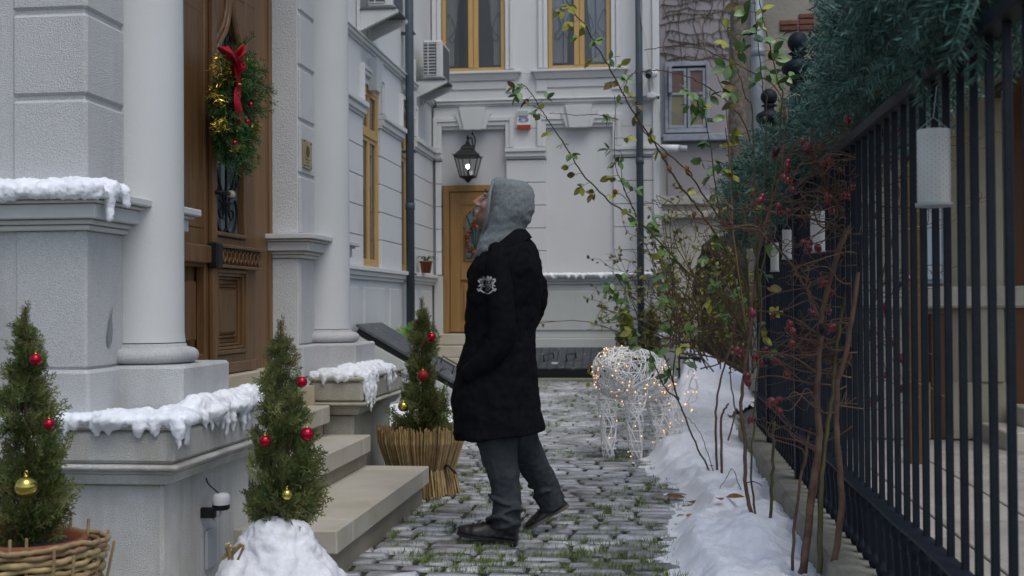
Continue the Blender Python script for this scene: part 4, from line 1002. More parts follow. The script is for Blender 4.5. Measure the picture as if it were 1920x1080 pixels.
bauble(538,927,4.51,21,'bauble_gold','gold bauble low on the middle conifer')
bauble(809,632,7.62,17,'bauble_red','shiny pink red bauble near the top of the right conifer')
bauble(793,704,7.55,21,'bauble_matte','matte red bauble in the middle of the right conifer')
bauble(756,762,7.57,20,'bauble_gold','gold bauble at the left of the right conifer')
# woven basket with pot (left)
bx,by=at(62,1015,Y=3.78)[0],3.78
wb=thing('woven_basket','woven willow basket holding the leftmost conifer','basket',(bx,by,0))
g=G();rb=lambda z:.165+.065*(z/.47)
for k in range(24):
    z=.02+k*.0185;n=96;th=np.linspace(0,2*np.pi,n);rr_=rb(z)+.007*np.sin(th*11+math.pi*(k%2)+.3*k)
    zz=z+.008*np.sin(th*2+k*.4)+.004*np.sin(th*5+k)+RN.normal(0,.0012,n)
    g+=tube(np.stack([bx+rr_*np.cos(th),by+rr_*np.sin(th),zz],1),.0088+.002*(k%3==0),6,cap=False)
tag(obj('weave',g,'wicker',wb,True),kind='stuff')
sm_=mesh('stake',tube([(0,0,0),(.004,0,.25),(-.002,0,.49)],[.007,.006,.005],6),'wicker')
for k in range(22):
    a=k*2*math.pi/22+.05*math.sin(k*3);s=.94+.07*math.sin(k*5.3);inst('stake',sm_,wb,Matrix.Translation((bx+.175*math.cos(a),by+.175*math.sin(a),.0))@Matrix.Rotation(.11+.05*math.sin(k*7)+.04*math.sin(k*17),4,Vector((-math.sin(a),math.cos(a),0)))@Matrix.Rotation(k*1.3,4,'Z')@Matrix.Diagonal((1,1,s,1)))
pt=thing('plant_pot','terracotta plant pot inside the woven basket','plant pot',(bx,by,.02))
obj('pot',lathe([(.1,.02),(.155,.42),(.17,.42),(.17,.452),(.15,.452),(.145,.41)],28,(bx,by,0)),'terracotta',pt,True);obj('soil',lathe([(.148,.425),(.09,.432),(0,.436)],20,(bx,by,0)),'soil',pt)
# straw basket (right)
sx_,sy_=TR[0]-.01,7.72
sk=thing('straw_basket','round straw planter tied with black cord beyond the steps','basket',(sx_,sy_,0))
g=G();r_=np.random.default_rng(4)
def srad(z): return np.interp(z,[0,.10,.17,.24,.34,.43],[.225,.215,.2,.228,.262,.268])
for k in range(330):
    a=k*2*math.pi/330+r_.normal(0,.02);dz=r_.normal(0,.012);aw=r_.normal(0,.07);o=r_.uniform(-.006,.012)
    zs=np.array([.165,.24,.34,.425+dz]);th=a+aw*(zs-.165)*1.4
    g+=tube(np.stack([sx_+(srad(zs)+o)*np.cos(th),sy_+(srad(zs)+o)*np.sin(th),zs],1),.0052*r_.uniform(.7,1.2),4)
    if k%2==0:
        zs=np.array([.175,.10,.0+abs(r_.normal(0,.012))]);th=a-aw*(.165-zs)*3;o2=o+np.array([0,.006,.022*r_.random()])
        g+=tube(np.stack([sx_+(srad(zs)+o2)*np.cos(th),sy_+(srad(zs)+o2)*np.sin(th),zs],1),.0062*r_.uniform(.7,1.2),4)
tag(obj('straw',g,'straw',sk),kind='stuff')
obj('liner',lathe([(.19,.0),(.185,.17),(.245,.40),(.235,.40),(.23,.36),(0,.36)],28,(sx_,sy_,0)),'straw',sk)
obj('cord',tube([(sx_+.208*math.cos(t),sy_+.208*math.sin(t),.168+.012*math.cos(t-.3)) for t in np.linspace(0,6.283,40)],.0055,6),'ribbon_black',sk)
ca=-.62;kp=V(sx_+.21*math.cos(ca),sy_+.21*math.sin(ca),.18)
obj('knot',tube(spl([kp,kp+V(.02,-.01,.02),kp+V(.05,-.01,-.005),kp+V(.08,-.01,-.035)],4),[.012]*9+[.014]*3+[.006],6,flat=.5),'ribbon_black',sk,True)
obj('soil',lathe([(.23,.355),(0,.365)],20,(sx_,sy_,0)),'soil',sk)
# ---------------------------------------------------------------- snow covers
def snowcap(name,label,cat,es,vox=.009,sm=4,mt='snow'):
    g=G()
    for e in es: g+=e
    o=solo(name,g,mt,label,cat,smooth=True,group='snow lying on the ledges');mods(o,vox,sm,[(.020,.05),(.014,.018),(.009,.008)]);return o
def capell(rng,x0,x1,y0,y1,z,fr,n,hh=.03,drip=1.):
    "blobs over a slab top, drips over the +X edge and -Y edge"
    es=[]
    for i in range(n): 
        x=rng.uniform(x0,x1);y=rng.uniform(y0,y1);r=rng.uniform(.045,.085);es.append(ell((x,y,z+.005),(r*1.2,r*1.3,hh*rng.uniform(.6,1.3)),10,6))
    for i in range(int((y1-y0)/.045)):
        y=y0+.045*i+rng.uniform(-.015,.015);L=rng.uniform(.02,.05)*drip
        es.append(ell((x1,y,z-.004),(.034,.04,.034),10,6))
        if rng.random()<.5:
            L=rng.uniform(.05,.13)*drip;w_=rng.uniform(.014,.026);es.append(tube([(x1+.022,y,z+.012),(x1+.03,y,z-L*.4),(x1+.028,y,z-L)],[w_,w_*.8,.005],8))
    for i in range(int((x1-x0)/.045)):
        x=x0+.045*i+rng.uniform(-.015,.015)
        es.append(ell((x,y0,z-.004),(.04,.034,.034),10,6))
        if rng.random()<.45:
            L=rng.uniform(.035,.075)*drip;w_=rng.uniform(.02,.034);es.append(tube([(x,y0-.022,z+.012),(x,y0-.03,z-L*.4),(x,y0-.026,z-L)],[w_,w_*.85,.007],8))
    return es
rg=np.random.default_rng(21)
es=capell(rg,-2.40,-1.80,4.38,4.60,.778,0,18)+capell(rg,-1.98,-1.80,4.6,5.60,.778,0,24,.034)
for y in np.arange(4.7,5.6,.1): es.append(ell((-1.83,y,.80),(.06,.1,.04+.02*rg.random()),10,6))
es.append(tube([(-1.765,4.345,.79),(-1.755,4.335,.74),(-1.755,4.335,.675)],[.03,.024,.006],8))
snowcap('snow_cover','melting snow with drips on the near portico pedestal','snow',es)
es=capell(rg,-2.08,-1.82,7.29,8.30,.778,0,30,.04,1.1)
for y in np.arange(7.4,8.1,.12): es.append(ell((-1.9,y,.80),(.09,.07,.05),10,6))
for y,L in((7.32,.2),(7.42,.24),(7.5,.2),(7.95,.15)): es.append(tube([(-1.785,y,.79),(-1.765,y,.78-L*.5),(-1.768,y,.78-L)],[.03,.022,.006],8))
snowcap('snow_cover','snow with long drips on the far portico pedestal beside the steps','snow',es)
es=[]
for i in range(44):
    x=rg.uniform(-2.65,-2.08);es.append(ell((x,4.40+rg.uniform(-.03,.05),1.648),(.06,.05,.034+.014*rg.random()),10,6))
for i in range(15):
    x=-2.66+.042*i;es.append(ell((x,4.335,1.636),(.035,.03,.026+.012*rg.random()),10,6))
for a,b,L in((-2.09,4.42,.12),(-2.06,4.5,.06),(-2.55,4.325,.04)): es.append(tube([(a,b,1.66),(a+.03,b,1.63),(a+.035,b-.005,1.645-L)],[.03,.026,.014],8))
es.append(ell((-2.08,4.5,1.655),(.05,.1,.025),10,6))
snowcap('snow_cover','thin strip of snow on the left pier cornice','snow',es)
# heap round the middle conifer pot
def heap(name,label,prof,cx,cy,mt='snow_dirty',amp=.07,sq=1.,n=90):
    g=lathe(prof,n,(0,0,0));v=g.verts()
    for i,p in enumerate(v):
        a=math.atan2(p[1],p[0]);k=1+amp*3*noise.noise((math.cos(a)*1.5,math.sin(a)*1.5,p[2]*3+cx))
        v[i]=(p[0]*k*sq+cx,p[1]*k+cy,p[2]+amp*.35*noise.noise((p[0]*9,p[1]*9,cx)))
    g.v=[v];return solo(name,g,mt,label,'snow',smooth=True,group='snow heaps on the ground')
hz=[(0,.362),(.06,.365),(.10,.355),(.125,.33),(.155,.29),(.185,.24),(.215,.195),(.255,.14),(.31,.08),(.38,.03),(.46,-.03)]
pf_=[];hz=np.array(hz);tt_=np.linspace(0,1,70);cum=np.linspace(0,1,len(hz));pf_=np.stack([np.interp(tt_,cum,hz[:,0]),np.interp(tt_,cum,hz[:,1])],1)
h_=heap('snow_heap','grubby snow heap packed round the middle conifer pot',pf_,TM[0],TM[1]-.02);mods(h_,None,0,[(.05,.10),(.02,.035),(.007,.012)])
h_=heap('snow_heap','low snow lump at the foot of the near pedestal',np.stack([np.linspace(0,.24,14),.16*np.cos(np.linspace(0,1.57,14))**1.2],1),at(395,1050,Y=4.2)[0],4.25,'snow');mods(h_,None,0,[(.02,.06)])
h_=heap('snow_heap','snow patch on the cobbles behind the straw basket',np.stack([np.linspace(0,.75,20),.20*np.cos(np.linspace(0,1.57,20))],1),at(800,790,Z=0)[0]-.05,12.4,'snow',.08);mods(h_,None,0,[(.08,.2),(.03,.06)])
ds=G();r_=random.Random(2);p0=at(428,1040,Y=4.22)
for k in range(9): ds+=tube([p0+V(r_.uniform(-.03,.03),.02,-.02),p0+V(r_.uniform(-.03,.07),-.02,.03+r_.uniform(0,.02))],.0045,5)
solo('dry_stalks',ds,'straw','bundle of dry stalks poking from the snow by the pedestal','stalks')
# snow line on the back string course
es=[]
for i in range(60):
    x=-2.4+i*.041;es.append(ell((x,19.93+rg.uniform(-.02,.02),1.685),(.045,.07,.03+.012*rg.random()),8,6))
    if rg.random()<.25: es.append(ell((x,19.885,1.65),(.03,.02,.03+.03*rg.random()),8,6))
snowcap('snow_cover','thin line of snow on the back wall string course','snow',es,.016,3)
# ---------------------------------------------------------------- wreath
def fir_sprig(sd,nn=64):
    r=np.random.default_rng(sd);v=[]
    v+=dia(V(0,0,0),V(0,1,0),.03,V(0,0,1))
    for i in range(nn):
        t=.04+.94*i/nn;a=r.uniform(0,2*math.pi);L=.20*r.uniform(.75,1.1)*(1-.4*max(0,t-.7)/.3)
        d=V(math.cos(a)*.8,.62,math.sin(a)*.8);d=d/np.linalg.norm(d)*L;v+=dia(V(0,t,0),d,.026,r.normal(0,1,3))
    v=np.array(v);return G().add(v,np.arange(len(v)).reshape(-1,4))
FSP=[fir_sprig(i) for i in range(5)]
wc=at(418,192,X=-2.27);wr=thing('christmas_wreath','fir wreath with gold tinsel and red ribbon on the carved door','wreath',(-2.27,wc[1],wc[2]-.27))
r_=np.random.default_rng(31);Ms=[[] for _ in FSP]
for i in range(300):
    a=r_.uniform(0,2*math.pi);rr0=r_.uniform(.06,.22);p=V(-2.265+r_.uniform(-.02,.05),wc[1]+.9*rr0*math.cos(a),wc[2]+rr0*1.05*math.sin(a))
    tang=V(0,-math.sin(a),math.cos(a));out=V(.0,math.cos(a),math.sin(a))
    d=out*r_.uniform(.2,.8)+tang*r_.uniform(-.5,.5)+V(r_.uniform(.1,.7),0,-.4);k=r_.integers(5);Ms[k].append(mat4(p,d,r_.normal(0,1,3),r_.uniform(.12,.22)))
g=G()
for k in range(5): g+=scatter(FSP[k],Ms[k])
obj('branches',g,'fir',wr)
g=G();Ms=[]
tb=G().add(dia(V(0,0,0),V(0,1,0),.16,V(0,0,1)),[(0,1,2,3)])
for (px,py) in ((408,112),(428,128),(402,130),(436,150),(420,148),(400,175),(412,190),(462,150),(420,232),(408,236),(440,230),(475,230),(478,245),(440,275),(468,118)):
    c=at(px,py,X=-2.16)
    for j in range(60): Ms.append(mat4(c+r_.normal(0,.017,3),r_.normal(0,1,3),r_.normal(0,1,3),r_.uniform(.018,.034)))
tag(obj('tinsel',scatter(tb,Ms),'tinsel',wr),kind='stuff')
def strip(name,pts,w_,mt,par,th=.18):
    P=spl(pts,6);return obj(name,tube(P,w_,8,flat=th),mt,par,True)
rp=lambda px,py,dx=0.:at(px,py,X=-2.13+dx)
rb_=strip('ribbon',[rp(440,112),rp(446,140,.01),rp(447,165,-.01),rp(444,190,.01),rp(449,212),rp(452,230,-.01)],.042,'ribbon',wr)
for pts in([rp(440,112),rp(428,100,.02),rp(421,90,.03),rp(432,96,.05),rp(440,112,.01)],[rp(440,112),rp(450,98,.03),rp(455,95,.04),rp(452,110,.05),rp(440,114,.01)],[rp(440,114),rp(452,118,.03),rp(457,126,.04),rp(450,134,.03),rp(441,118,.01)]): strip('bow_loop',pts,.036,'ribbon',wr,.22)
for px,py in((464,228),(440,268),(470,196)): obj('berry',ell(rp(px,py,.03),(.014,.014,.014),10,8),'bauble_red',wr,True)
# small flower wreath on the back door
fwc=V(-2.95,BY-.02,2.30);fw_=thing('flower_wreath','small red flower wreath on the oak back door','wreath',(-2.95,BY-.02,2.1))
Ms=[];Ml=[]
for i in range(60):
    a=i*.61;p=fwc+V(.19*math.cos(a)+r_.normal(0,.02),-.02*r_.random(),.24*math.sin(a)+r_.normal(0,.02));Ms.append(mat4(p,r_.normal(0,1,3),r_.normal(0,1,3),r_.uniform(.012,.03)))
    Ml.append(mat4(p+r_.normal(0,.02,3)*V(1,.3,1),r_.normal(0,1,3),r_.normal(0,1,3),r_.uniform(.05,.08)))
obj('flowers',scatter(ell((0,0,0),(1,1,1),7,5),Ms),'flower_red',fw_,True);obj('leaves',scatter(G().add(dia(V(0,0,0),V(0,1,0),.5,V(0,0,1)),[(0,1,2,3)]),Ml),'fir',fw_)
# ---------------------------------------------------------------- blue fir garland on the fence top
ga=thing('blue_fir_garland','thick blue green fir garland draped along the fence top','garland',(FX,6,1.9))
path=np.array([(.83,3.1,2.07,.07),(.84,3.5,2.13,.11),(.85,4.0,2.19,.15),(.90,4.5,2.25,.17),(.96,5.0,2.29,.19),(1.0,5.5,2.26,.20),(1.02,6.3,2.19,.20),(1.0,7.0,2.13,.20),(.93,7.7,2.08,.22),(.79,8.5,2.07,.23),(.80,9.3,2.03,.22),(.81,10.0,1.99,.21),(.80,10.4,1.95,.16)])
PP=spl(path,10);r_=np.random.default_rng(77);Ms=[[] for _ in FSP]
for i in range(2300):
    k=r_.integers(len(PP)-1);c=PP[k]+(PP[k+1]-PP[k])*r_.random();a=r_.uniform(0,2*math.pi);lump=1+.35*noise.noise((c[1]*2.2,math.cos(a)*1.3,math.sin(a)*1.3))
    u=r_.random()**.45*.82*lump;p=c[:3]+c[3]*u*V(math.cos(a),r_.normal(0,.2),math.sin(a))
    d=V(math.cos(a),r_.normal(0,.5),math.sin(a)-.15)+r_.normal(0,.35,3);Ms[r_.integers(5)].append(mat4(p,d,r_.normal(0,1,3),r_.uniform(.17,.29)))
g=G()
for k in range(5): g+=scatter(FSP[k],Ms[k])
tag(obj('needles',g,'blue_fir',ga),kind='stuff')
Ms=[]
for i in range(170):
    k=r_.integers(len(PP));c=PP[k];a=r_.uniform(0,6.28);p=c[:3]+c[3]*r_.uniform(.5,.95)*V(math.cos(a),r_.normal(0,.2),math.sin(a));Ms.append(mat4(p,V(math.cos(a),r_.normal(0,.5),math.sin(a)-.3),r_.normal(0,1,3),r_.uniform(.10,.18)))
tag(obj('brown_tips',scatter(FSP[0],Ms),'thuja_tip',ga),kind='stuff')
g=tube(PP[:,:3],.035,8)
obj('core',g,'twig',ga)
# ---------------------------------------------------------------- light-up deer
de=thing('light_up_deer','white wire grazing deer figure wound with tiny warm lights','deer figure',(at(1190,860,Y=9.75)[0],9.75,0))
r_=np.random.default_rng(41);wg=G();LP=[]
def cage(c,rad,M3,n,amp=.06):
    global wg
    for i in range(n):
        a=r_.normal(0,1,3);a/=np.linalg.norm(a);b=np.cross(a,r_.normal(0,1,3));b/=np.linalg.norm(b);cc=np.cross(a,b);t=np.linspace(0,2*np.pi*r_.uniform(.5,1),24);h0=r_.uniform(-.5,.5)
        k=math.sqrt(1-h0*h0);P=(np.cos(t)[:,None]*b+np.sin(t)[:,None]*cc)*k+a*h0;P+=amp*np.sin(t*r_.integers(2,6)+r_.uniform(0,6))[:,None]*a;P/=np.linalg.norm(P,axis=1)[:,None]
        wg+=tube(c+(P*rad)@np.array(M3).T,.0045,5);LP.extend(list((c+(P*rad*1.03)@np.array(M3).T)[::12]))
def legcage(pts,r0,r1,n=5):
    global wg
    P=spl(pts,8);m=len(P);rr_=np.linspace(r0,r1,m)
    for i in range(n):
        for s in(-1,1):
            ph=r_.uniform(0,6.28);tw=r_.uniform(2.,5.)*s;t=ph+tw*np.linspace(0,2,m)
            wg+=tube(P+np.stack([rr_*np.cos(t),rr_*np.sin(t),0*t],1)+r_.normal(0,.003,(m,3)),.005,5)
    for i in range(3):
        t=r_.uniform(0,6.28);wg+=tube(P+np.stack([rr_*np.cos(t),rr_*np.sin(t),0*rr_],1),.004,5)
    for k in range(0,m,4):
        t=np.linspace(0,6.28,12);wg+=tube(P[k]+np.stack([rr_[k]*np.cos(t),rr_[k]*np.sin(t),.01*np.sin(t*2)],1),.004,5)
    for k in range(2,m,3):
        t=r_.uniform(3.3,6.);LP.append(P[k]+1.06*rr_[k]*V(math.cos(t),math.sin(t),0))
D=lambda px,py,Y:at(px,py,Y=Y)
def tubecage(pts,rad,n,hoops):
    "wire wound round a tapered path, rings square to the path"
    global wg
    P=spl(pts,8);m=len(P);T=np.gradient(P,axis=0);T/=np.linalg.norm(T,axis=1)[:,None];rr_=np.interp(np.linspace(0,1,m),np.linspace(0,1,len(rad)),rad)
    a=V(0,0,1) if abs(T[0][2])<.8 else V(0,1,0);N=np.cross(T,a);N/=np.linalg.norm(N,axis=1)[:,None];Bn=np.cross(T,N)
    def at_(k,t,s=1.): return P[k]+s*rr_[k][...,None]*(np.cos(t)[...,None]*N[k]+np.sin(t)[...,None]*Bn[k])
    K=np.arange(m)
    for i in range(n):
        sg=1 if i%2 else -1;t=r_.uniform(0,6.28)+sg*np.linspace(0,r_.uniform(2.,6.),m)+.35*np.sin(np.linspace(0,r_.uniform(4,12),m)+i);wg+=tube(at_(K,t,1+r_.normal(0,.015)),.0046,5)
    for k in np.linspace(0,m-1,hoops).astype(int):
        t=np.linspace(0,6.283,20);wg+=tube(at_(np.full(20,k),t),.0046,5)
    for i in range(int(m*n/16)):
        k=r_.integers(0,m);t=r_.uniform(0,6.28);LP.append(at_(np.array([k]),np.array([t]),1.05)[0])
tubecage([D(1134,712,9.5),D(1150,700,9.58),D(1180,702,9.8),D(1212,708,10.0),D(1236,722,10.15)],[.10,.195,.215,.205,.15],46,12)
cage(D(1150,704,9.58),(.13,.12,.18),rot('Z',-.5),22,.09)
tubecage([D(1142,720,9.62),D(1140,780,9.6),D(1143,862,9.6)],[.10,.066,.05],13,9)
tubecage([D(1190,730,9.66),D(1190,790,9.62),D(1191,866,9.6)],[.10,.066,.05],13,9)
tubecage([D(1225,720,10.02),D(1236,780,9.95),D(1240,860,9.9)],[.12,.075,.055],14,9)
tubecage([D(1226,690,10.15),D(1250,745,10.05),D(1262,800,9.92),D(1264,838,9.85)],[.12,.10,.075,.05],18,9)
cage(D(1258,838,9.82),(.065,.11,.065),rot('X',.3),14)
for pts in([(1256,800),(1268,775),(1285,758),(1300,735)],[(1285,758),(1305,750),(1306,735),(1296,728),(1284,738)],[(1262,805),(1282,790),(1296,770),(1288,752)],[(1290,735),(1296,712),(1302,700),(1294,692),(1289,705)],[(1270,785),(1290,780),(1298,768)],[(1300,735),(1308,728),(1304,708)]):
    wg+=tube(spl([D(a,b,9.95) for a,b in pts],6),.007,6);LP+=[D(a,b,9.93) for a,b in pts[::2]]
obj('wire_body',wg,'wire_white',de,True)
bw=G()
for s,pts in((1,[(1152,668),(1138,662),(1126,672)]),(1,[(1152,668),(1166,660),(1180,654)])): bw+=tube(spl([D(a,b,9.6) for a,b in pts],6),np.interp(np.linspace(0,1,13),[0,.5,1],[.012,.035,.03]),8,flat=.25)
obj('bow',bw,'wire_white',de,True)
tag(obj('fairy_lights',scatter(ell((0,0,0),(.0048,.0048,.0048),6,4),[Matrix.Translation(Vector(p)) for p in LP if r_.random()<.8]),'fairy',de),kind='stuff')
# ================================================================ ROSES
def leaf_geo():
    n=6;v=[];ts=np.linspace(0,1,n)
    for t in ts:
        w_=.34*math.sin(math.pi*min(1,t*.97+.02))**.75*(1-.25*t);z=-.10*t*t
        v+=[(-w_,t,z+.10*w_*2),(0,t,z),(w_,t,z+.10*w_*2)]
    q=[]
    for i in range(n-1):
        for k in(0,1): q.append((i*3+k,i*3+k+1,(i+1)*3+k+1,(i+1)*3+k))
    return G().add(v,q)
LG=leaf_geo();LMESH={m:mesh('leaf',LG,m,True) for m in('rose_leaf','rose_leaf_y','rose_leaf_b')}
class Bush:  # rose with canes, twigs, leaves
    def __init__(s,name,label,base,group=None,cat='rose bush',seed=1):
        s.t=thing(name,label,cat,base,group);s.r=np.random.default_rng(seed);s.paths=[];s.tw={};s.pet=G();s.nl=0
    def cane(s,px,y0,y1,r0,r1,mt,thorn=True,k=5):
        ys=np.linspace(y0,y1,len(px));P=spl([at(a,b,Y=y) for(a,b),y in zip(px,ys)],k);P[1:-1]+=s.r.normal(0,.0025,(len(P)-2,3))
        rad=np.linspace(r0,r1,len(P));g=tube(P,rad,7)
        if thorn:
            for i in range(2,len(P)-1,2):
                d=s.r.normal(0,1,3);d-=d@(P[i+1]-P[i])*(P[i+1]-P[i])/max(1e-9,((P[i+1]-P[i])**2).sum());d/=np.linalg.norm(d);g+=tube([P[i],P[i]+d*(rad[i]+.006)],[.0022,.0003],4)
        obj('cane',g,mt,s.t,True);s.paths.append(P);return P
    def twig(s,p,q_,r0=.003,r1=.0016,mt='cane_red',sag=.02):
        d=q_-p;m1=p+d*.35+s.r.normal(0,.03,3)+V(0,0,sag);m2=p+d*.7+s.r.normal(0,.028,3)+V(0,0,sag*.6);P=spl([p,m1,m2,q_],4)
        s.tw.setdefault(mt,G());s.tw[mt]+=tube(P,np.linspace(r0,r1,len(P)),5);return P
    def leaves(s,P,f0,f1,n,mix,size=.05,num=(3,6)):
        for f in np.linspace(f0,f1,n):
            i=min(len(P)-2,int(f*(len(P)-1)));p=P[i];t=P[i+1]-P[i];t/=np.linalg.norm(t)+1e-9
            a=s.r.normal(0,1,3);a[1]*=.8;a-=t*(a@t);a/=np.linalg.norm(a);d=a*.8+t*.3+V(0,0,-.25);d/=np.linalg.norm(d);L=size*s.r.uniform(.9,1.5)
            e=p+d*L;s.pet+=tube([p,p+d*L*.5+V(0,0,.004),e],[.0016,.0013,.001],4);m=s.r.choice(list(mix),p=list(mix.values()))
            side=np.cross(d,s.r.normal(0,1,3));side/=np.linalg.norm(side)
            k=s.r.integers(*num)
            for j in range(k):
                if j==0: b,dd=e,d
                else:
                    sg=1 if j%2 else -1;b=p+d*L*(.95-.28*((j-1)//2));dd=d*.45+side*sg*.9
                nrm=V(s.r.normal(0,.5),-.6+s.r.normal(0,.5),.7+s.r.normal(0,.4));sz=size*s.r.uniform(.95,1.4)*(1. if j==0 else .85)
                inst('leaf',LMESH[m],s.t,mat4(b,dd+s.r.normal(0,.15,3)+V(0,0,-.15),nrm,sz));s.nl+=1
    def done(s):
        for m,g in s.tw.items(): tag(obj('twigs',g,m,s.t),kind='stuff')
        if s.pet.n: tag(obj('leaf_stalks',s.pet,'cane_green',s.t),kind='stuff')
GR={'rose_leaf':.8,'rose_leaf_y':.2};YG={'rose_leaf':.25,'rose_leaf_y':.45,'rose_leaf_b':.3};MX={'rose_leaf':.55,'rose_leaf_y':.3,'rose_leaf_b':.15}
hipg=ell((0,0,0),(.014,.014,.018),10,8);hipg+=tube([(0,0,-.016),(.001,0,-.023),(0,.003,-.031)],[.005,.0035,.001],5)
HM=mesh('rosehip',hipg,'hip',True);HD=mesh('rosehip',hipg,'hip_dark',True);HO=mesh('rosehip',hipg,'dry_leaf',True)
# A: tall arching rose behind the deer
A=Bush('rose_bush','tall arching rose with yellow green leaves reaching over the back wall',(.62,8.2,.1),'rose bushes along the fence',seed=3)
b1=A.cane([(1411,700),(1407,600),(1395,525),(1362,470),(1326,415),(1301,380),(1278,352),(1258,321),(1239,288),(1219,257),(1196,222),(1174,187),(1155,152),(1136,115),(1112,76),(1097,45),(1075,24),(1062,0)],7.9,6.9,.0085,.0028,'cane_green');A.leaves(b1,.6,.995,15,YG,.052)
b2=A.cane([(1408,650),(1370,580),(1340,548),(1311,526),(1282,503),(1251,469),(1220,436),(1186,407),(1145,380),(1120,354),(1097,333),(1075,298),(1054,265),(1030,228),(1015,207),(999,179),(985,162),(977,157)],7.9,6.9,.0075,.0022,'cane_green');A.leaves(b2,.5,.99,15,YG,.05)
b3=A.cane([(1408,620),(1400,500),(1380,450),(1338,391),(1320,368),(1301,337),(1276,308),(1246,282),(1213,253),(1190,225)],8.2,7.4,.007,.0035,'cane_green');A.leaves(b3,.3,.9,6,MX,.05)
b4=A.cane([(1213,430),(1194,407),(1190,397),(1165,340),(1154,313),(1153,259),(1153,220),(1152,178)],7.15,7.0,.0032,.0018,'cane_green');A.leaves(b4,.15,.95,8,GR,.05)
b4b=A.cane([(1194,407),(1172,360),(1165,330),(1166,295),(1163,282)],7.1,7.,.0028,.0015,'cane_green');A.leaves(b4b,.4,1,3,MX,.05)
A.cane([(1160,225),(1120,215),(1080,216),(1040,212),(1030,214)],6.98,6.95,.0026,.0015,'cane_red')
A.cane([(1168,180),(1180,142),(1204,133),(1227,131),(1252,135),(1283,141),(1311,154),(1340,172),(1372,200),(1400,240),(1418,330),(1420,440)],7.0,7.9,.003,.005,'cane_red')
A.cane([(1191,396),(1172,370),(1158,362),(1152,360)],7.1,7.,.0022,.0012,'cane_red')
for px,py in((1153,360),(1311,300),(1245,292),(1255,316),(1288,316),(1301,402)): inst('rosehip',HO,A.t,Matrix.Translation(Vector(at(px,py,Y=7.15))))
v1=A.cane([(1335,892),(1310,842),(1285,784),(1272,751),(1248,729),(1229,688),(1210,640),(1194,590),(1175,547),(1160,525),(1147,508)],8.25,7.9,.0065,.002,'cane_green');A.leaves(v1,.52,.93,13,GR,.062)
v2=A.cane([(1272,751),(1265,730),(1262,704),(1268,636),(1264,578),(1260,525),(1256,480),(1248,430),(1246,400)],8.1,7.9,.0055,.002,'cane_green');A.leaves(v2,.2,.98,20,GR,.062)
A.cane([(1272,751),(1262,715),(1246,665)],8.1,8.05,.0055,.004,'cane_green')
A.done()
# B: rose with stems behind, by the fence
Bb=Bush('rose_bush','leafy rose with dark stems rising from the snow beside the fence',(.62,6.35,.1),'rose bushes along the fence',seed=5)
c1=Bb.cane([(1436,1014),(1420,985),(1407,955),(1398,900),(1397,828),(1389,767),(1396,700),(1404,640),(1412,560),(1422,473),(1440,400),(1462,330),(1475,230),(1473,199),(1461,176),(1447,156),(1414,137),(1391,125),(1360,110),(1340,102),(1322,93),(1280,87),(1243,88),(1208,94)],6.3,7.5,.0115,.0022,'cane_red')
c2=Bb.cane([(1436,1014),(1441,999),(1447,920),(1450,852),(1452,790)],6.3,6.3,.009,.0075,'cane_green')
c3=Bb.cane([(1434,1012),(1415,960),(1408,880),(1412,800),(1420,700),(1425,620),(1428,560),(1420,500),(1395,400),(1372,320),(1360,240)],6.32,6.9,.006,.003,'cane_green');Bb.leaves(c3,.45,.98,14,MX,.055)
c4=Bb.cane([(1420,560),(1440,430),(1452,330),(1467,187),(1461,164),(1451,117),(1440,71),(1429,26),(1424,0)],6.6,6.6,.005,.003,'cane_green')
c5=Bb.cane([(1415,520),(1432,360),(1437,195),(1432,172),(1426,129),(1420,78),(1416,24),(1415,0)],6.7,6.6,.0045,.002,'cane_green');Bb.leaves(c5,.42,.98,12,MX,.066);Bb.leaves(c4,.4,.9,7,GR,.06)
c6=Bb.cane([(1425,600),(1415,380),(1411,214),(1399,185),(1387,146),(1376,113),(1366,69),(1352,39)],6.7,6.6,.0045,.0018,'cane_green');Bb.leaves(c6,.45,.92,10,MX,.066)
c7=Bb.cane([(1400,620),(1375,440),(1368,300),(1360,187),(1354,164),(1337,129),(1323,94),(1315,59),(1310,26)],6.8,6.9,.004,.002,'cane_tan')
c8=Bb.cane([(1404,640),(1372,500),(1345,380),(1330,260),(1316,200),(1308,168)],6.9,7.0,.005,.0018,'cane_green');Bb.leaves(c8,.5,1,12,GR,.064)
c9=Bb.cane([(1404,620),(1380,560),(1352,520),(1335,480),(1318,440)],7.,7.2,.004,.002,'cane_green');Bb.leaves(c9,.2,1,8,GR,.05)
c10=Bb.cane([(1410,640),(1385,600),(1368,560),(1345,548),(1325,552)],6.9,7.,.004,.002,'cane_green');Bb.leaves(c10,.3,1,8,GR,.05)
Bb.done()
# C: cut stems further back
C=Bush('rose_bush','two straight dark rose stems in the snow behind the deer',(.42,8.2,.1),'rose bushes along the fence',seed=7)
C.cane([(1345,893),(1342,796),(1345,748),(1352,712),(1369,652),(1378,600),(1384,540)],8.3,8.6,.0085,.005,'cane_red');C.cane([(1353,896),(1352,794),(1358,770),(1366,756)],8.25,8.3,.009,.006,'cane_red')
C.cane([(1365,826),(1378,770),(1370,700),(1385,640)],8.6,8.8,.006,.004,'cane_red');x_=C.cane([(1340,890),(1320,830),(1305,800),(1285,780)],8.2,8.2,.003,.0015,'cane_green')
C.cane([(1400,940),(1384,905),(1372,880),(1360,900),(1340,930)],7.4,7.2,.003,.0015,'cane_red');C.done()
